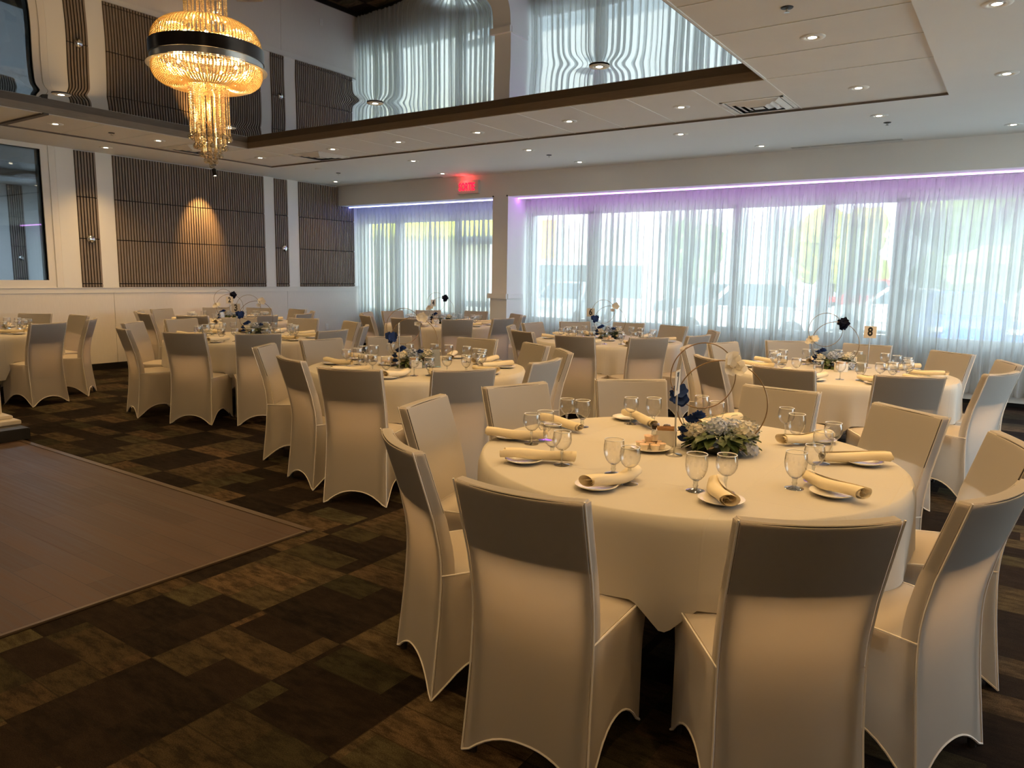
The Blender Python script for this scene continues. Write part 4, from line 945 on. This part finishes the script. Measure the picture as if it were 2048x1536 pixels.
# sugar caddies, shakers, creamers, menus
cad_me = MB().lathe([], 4) if False else None
def caddy(x, y, yaw, lab, near):
    t = thing('sugar_caddy', lab, 'sugar caddy', (x, y, ZTOP), yaw, 'sugar caddies')
    b = MB(); w, d, h = .046, .032, .072
    for a in ((-w, w, -d, -d + .004), (-w, w, d - .004, d), (-w, -w + .004, -d, d), (w - .004, w, -d, d)): b.box(a[0], a[1], a[2], a[3], 0, h)
    b.box(-w, w, -d, d, 0, .004); b.build('holder', M['china'], t, ang=0)
    p = MB()
    for i in range(9): p.box(-w + .006, w - .006, -d + .007 + i * .0055, -d + .0105 + i * .0055, .006, h + .010 + .004 * math.sin(i * 2.3), Matrix.Rotation(.05 * math.sin(i * 1.7), 4, 'Y'))
    pk = p.build('sugar_packets', M['packet'], t, ang=0)
def shaker(x, y, lab, mat):
    t = thing('pepper_shaker' if 'pepper' in lab else 'salt_shaker', lab, 'shaker', (x, y, ZTOP), 0, 'salt and pepper shakers')
    MB().lathe([(.001, .001), (.019, .001), (.021, .01), (.020, .05), (.017, .062)], 16).build('body', M['glass_stem'], t, ang=50)
    MB().lathe([(.001, .003), (.017, .003), (.017, .035), (.001, .035)], 14).build('filling', mat, t, ang=50)
    MB().lathe([(.018, .060), (.0195, .062), (.0195, .074), (.014, .082), (.001, .084)], 16).build('cap', M['bronze'], t, ang=50)
M['salt'] = pbr('salt_white', (.8, .8, .8), .8)
cplate_me = MB().lathe([(.001, .004), (.055, .004), (.066, .007), (.088, .015), (.091, .0175), (.088, .0185), (.064, .010), (.054, .0075), (.001, .0075)], 40).mesh('creamer_plate', M['china'], 50)
def creamers(x, y, tn, n, seed):
    rnd = random.Random(seed)
    tag(link('creamer_plate', cplate_me, None, (x, y, ZTOP)), f'plate of creamer cups on {TNAME[tn]}', 'plate', 'plates of creamers')
    for i in range(n):
        r = .0 if i == 0 else (.047 if i < 7 else .026); a = i * 1.05 + .3
        z = ZTOP + .0095 + (.0 if i < 7 else .027)
        o = thing('creamer_cup', f'small creamer cup on the plate on {TNAME[tn]}', 'creamer', (x + r * math.cos(a), y + r * math.sin(a), z), a, 'creamer cups on ' + TNAME[tn])
        o.rotation_euler = (rnd.uniform(-.25, .05), rnd.uniform(-.2, .2), a) if i >= 7 else (0, 0, a)
        link('cup', CUP[0], o); link('lid', CUP[1], o)
CUP = (MB().lathe([(.001, .001), (.0150, .001), (.0195, .024), (.0220, .026), (.001, .0265)], 18).mesh('cup', M['creamer'], 50), MB().lathe([(.001, .0275), (.0160, .0275), (.0220, .0268)], 18).mesh('lid', M['lid_print'], 50))
def menu_card(x, y, yaw, lab):
    t = thing('menu_holder', lab, 'menu', (x, y, ZTOP), yaw, 'clear menu holders')
    Mx = Matrix.Rotation(math.radians(-12), 4, 'X')
    MB().box(-.035, .035, -.002, .002, 0, .15, Mx).box(-.035, .035, -.03, .035, 0, .003).build('holder', M['acrylic'], t, ang=0)
    MB().box(-.033, .033, -.0006, .0006, .005, .148, Mx).build('printed_sheet', M['menu'], t, ang=0)
caddy(-1.30, 3.16, .05 + facing(-1.3, 3.2), 'white sugar caddy full of brown packets on the nearest table', True)
shaker(-1.37, 3.20, 'dark capped salt shaker behind the nearest sugar caddy, left', M['salt']); shaker(-1.325, 3.225, 'dark capped pepper shaker behind the nearest sugar caddy, right', M['pepper'])
creamers(-1.31, 3.01, 'T7', 9, 1)
caddy(-4.06, 4.50, facing(-4, 4.5, 20), 'sugar caddy in front of the dark roses, second nearest table', False)
shaker(-4.03, 4.56, 'salt shaker behind the second nearest table caddy', M['salt'])
creamers(-4.36, 4.50, 'T5', 8, 2); menu_card(-3.97, 4.66, facing(-4, 4.7, 15), 'shiny menu holder on the second nearest table')
caddy(-1.22, 6.73, facing(-1.2, 6.7, 35), 'white and dark sugar caddy on table 8', False)
shaker(-1.26, 6.79, 'salt shaker by the table 8 caddy', M['salt']); menu_card(-1.09, 6.84, facing(-1.1, 6.8, -8), 'printed menu in a clear holder beside the 8 card')
creamers(-4.10, 8.02, 'T6', 8, 3)
caddy(-7.52, 8.80, facing(-7.5, 8.8, 30), 'sugar caddy beside the 4 card', False); shaker(-7.60, 8.80, 'pepper shaker beside the 4 card', M['pepper'])
menu_card(-7.50, 5.62, facing(-7.5, 5.6, -30), 'menu holder on table 3'); menu_card(-10.0, 6.75, facing(-10, 6.7, 40), 'menu holder on table 2')

# ------------------------------------------------------------------ outside the windows
M['asphalt'] = pbr('sunlit_asphalt', (.42, .42, .40), .9, noise=.1, nscale=2)
struct('ground', MB().box(-70, 60, YW + .26, 130, -.3, -.12).box(XR + .16, 60, -30, YW + .26, -.3, -.12), M['asphalt'], ang=0)
def car(x, y, rz, col, name, lab, tall=1.45, L=4.4):
    t = thing(name, lab, 'car', (x, y, -.12), rz, 'cars parked outside')
    W = .88; mat = pbr('car_paint', col, .3)
    prof = [(-L / 2, .35), (-L / 2 + .05, .72), (-L * .40, .86), (-L * .20, .92), (L * .32, .95), (L * .47, .88), (L / 2, .70), (L / 2, .34)]
    b = MB(); n = len(prof)
    for s_ in (-1, 1): b.add([(px, s_ * W, pz) for px, pz in prof], [tuple(range(n))])
    for i in range(n): j = (i + 1) % n; b.add([(prof[i][0], -W, prof[i][1]), (prof[j][0], -W, prof[j][1]), (prof[j][0], W, prof[j][1]), (prof[i][0], W, prof[i][1])], [(0, 1, 2, 3)])
    b.build('body', mat, t, ang=30, weld=.001, bevel=.06)
    cab = MB(); c0, c1 = (-L * .22, L * .38, W - .04), (-L * .06, L * .26, W - .20)
    v = [(c0[0], -c0[2], .92), (c0[1], -c0[2], .92), (c0[1], c0[2], .92), (c0[0], c0[2], .92), (c1[0], -c1[2], tall), (c1[1], -c1[2], tall), (c1[1], c1[2], tall), (c1[0], c1[2], tall)]
    cab.add(v, [(0, 1, 5, 4), (1, 2, 6, 5), (2, 3, 7, 6), (3, 0, 4, 7), (4, 5, 6, 7)]); cab.build('cabin', mat, t, ang=30, weld=.001, bevel=.05)
    gl = MB()
    def quad(a, b_, c_, d_, k=.82, o=.012):
        q = [Vector(v[i]) for i in (a, b_, c_, d_)]; m = sum(q, Vector()) / 4; nn = (q[1] - q[0]).cross(q[3] - q[0]).normalized()
        if nn.dot(m - Vector((0, 0, 1.1))) < 0: nn = -nn
        gl.add([m + (p - m) * k + nn * o for p in q], [(0, 1, 2, 3)])
    for f_ in ((0, 1, 5, 4), (1, 2, 6, 5), (2, 3, 7, 6), (3, 0, 4, 7)): quad(*f_)
    gl.build('windows', M['car_glass'], t, ang=0)
    for sx in (-L * .30, L * .30):
        for sy in (-1, 1):
            wm = MB().lathe([(.001, -.10), (.20, -.10), (.31, -.09), (.32, 0), (.31, .09), (.20, .10), (.001, .10)], 20, M=Matrix.Rotation(PI / 2, 4, 'X')).build('wheel', M['black'], t)
            wm.location = (sx, sy * (W - .08), .32)
    lm = MB()
    for sy in (-1, 1): lm.box(-L / 2 + .0, -L / 2 + .06, sy * .70 - .14, sy * .70 + .14, .66, .76).box(L / 2 - .05, L / 2 + .01, sy * .72 - .10, sy * .72 + .10, .66, .80)
    lm.build('lamps', M['china'], t, ang=0)
M['car_glass'] = pbr('car_glass', (.05, .07, .08), .1)
cars = [(-1.15, 20.0, 100, (.03, .12, .48), 'blue car outside the right end of the large window', 1.48), (-6.3, 20.5, 8, (.50, .52, .54), 'silver car outside behind table 6', 1.62), (-3.4, 27, 5, (.66, .66, .66), 'white car far out in the car park, right of centre', 1.5),
 (-9.8, 28, 5, (.10, .11, .12), 'dark car far out in the car park', 1.5), (-12.5, 21.5, 95, (.42, .44, .46), 'grey car outside just right of the column', 1.5), (1.6, 24, 95, (.08, .25, .55), 'blue car at the far right outside', 1.5), (-6.6, 41, 0, (.45, .02, .02), 'red car in the distance outside', 1.8), (-13, 43, 0, (.68, .68, .68), 'white car in the distance outside', 1.5), (-18, 22, 90, (.45, .46, .48), 'pale car outside the small window', 1.5), (-3.0, 44, 0, (.5, .1, .08), 'reddish car in the distance at right', 1.5)]
for x, y, a, c, lab, tall in cars: car(x, y, math.radians(a), c, 'parked_car', lab, tall)
def tree(x, y, h, r, mat, lab, seed):
    rnd = random.Random(seed); t = thing('tree', lab, 'tree', (x, y, -.12), 0, 'trees beyond the car park')
    MB().tube([(0, 0, 0), (.05, 0, h * .4), (0, .05, h * .6)], [.18, .13, .08], 8).build('trunk', M['bark'], t)
    mb = MB()
    for k in range(16):
        a = rnd.uniform(0, 6.28); q = rnd.uniform(0, 1) ** .5; zz = rnd.uniform(.28, .9)
        mb.sphere((q * r * .75 * math.cos(a), q * r * .75 * math.sin(a), h * zz), r * rnd.uniform(.35, .55), 8, 6, sc=(1, 1, .9))
    vs = [(vx + rnd.uniform(-.12, .12) * r * .6, vy + rnd.uniform(-.12, .12) * r * .6, vz + rnd.uniform(-.1, .1) * r * .6) for vx, vy, vz in mb.v]; mb.v = vs
    mb.build('crown', mat, t, ang=0)
M['bark'] = pbr('bark', (.10, .07, .05), .9)
M['yleaf'] = pbr('spring_leaves_yellow', (.40, .40, .05), .8, noise=.3, nscale=2)
M['gleaf'] = pbr('spring_leaves_green', (.20, .27, .10), .8, noise=.3, nscale=2)
tree(-12.0, 60, 6.6, 3.6, M['yleaf'], 'round yellow-green tree beyond the car park, centre of the window', 1)
tree(-3.6, 62, 4.2, 2.6, M['yleaf'], 'small yellow-green tree beyond the car park, right of the round one', 2)
tree(-0.9, 34, 8.2, 2.8, M['gleaf'], 'tall green tree outside at the right edge', 3); tree(2.6, 37, 8.8, 3.0, M['gleaf'], 'tall green tree past the right edge', 4); tree(-3.1, 40, 7.0, 2.0, M['gleaf'], 'slim green tree left of the tall ones', 5)
tree(-22.5, 56, 6.0, 3.0, M['gleaf'], 'pale green tree far outside left of the centre', 6)
# neighbouring shops
shop = thing('shop_building', 'white shop outside with orange and red sign blocks', 'building', (-31, 52, -.12))
M['shopwall'] = pbr('shop_wall', (.62, .60, .57), .8)
MB().box(-9, 9, 0, 8, 0, 7.2).build('wall', M['shopwall'], shop, ang=0)
MB().box(-7, 7, -.03, 0, .1, 2.6).build('shop_window', M['car_glass'], shop, ang=0)
sg = MB(); M['sign_red'] = pbr('sign_red', (.62, .10, .04), .5); M['sign_orange'] = pbr('sign_orange', (.78, .34, .03), .5)
MB().box(-4.9, -4.2, -.12, 0, 3.9, 6.0).box(-3.5, -2.5, -.12, 0, 5.2, 6.1).box(-3.5, -2.5, -.12, 0, 3.2, 4.1).build('red_sign_blocks', M['sign_red'], shop, ang=0)
MB().box(-1.9, -.7, -.12, 0, 3.1, 6.2).build('orange_sign_block', M['sign_orange'], shop, ang=0)
can = thing('shop_canopy', 'lime yellow canopy band outside the small left window', 'canopy', (-17.6, 17.5, 0))
M['lime'] = pbr('lime_canopy', (.62, .66, .02), .6)
MB().box(-4.5, 4.9, 0, 2.2, 2.72, 3.6).build('fascia', M['lime'], can, ang=0)
ps = MB()
for x in (-4, 0, 4.4): MB().box(x, x + .15, .3, .45, -.12, 2.72).build('post', M['alu'], can, ang=0)
MB().box(-4.5, 4.9, 2.2, 2.4, -.12, 3.6).build('back_wall', M['shopwall'], can, ang=0)
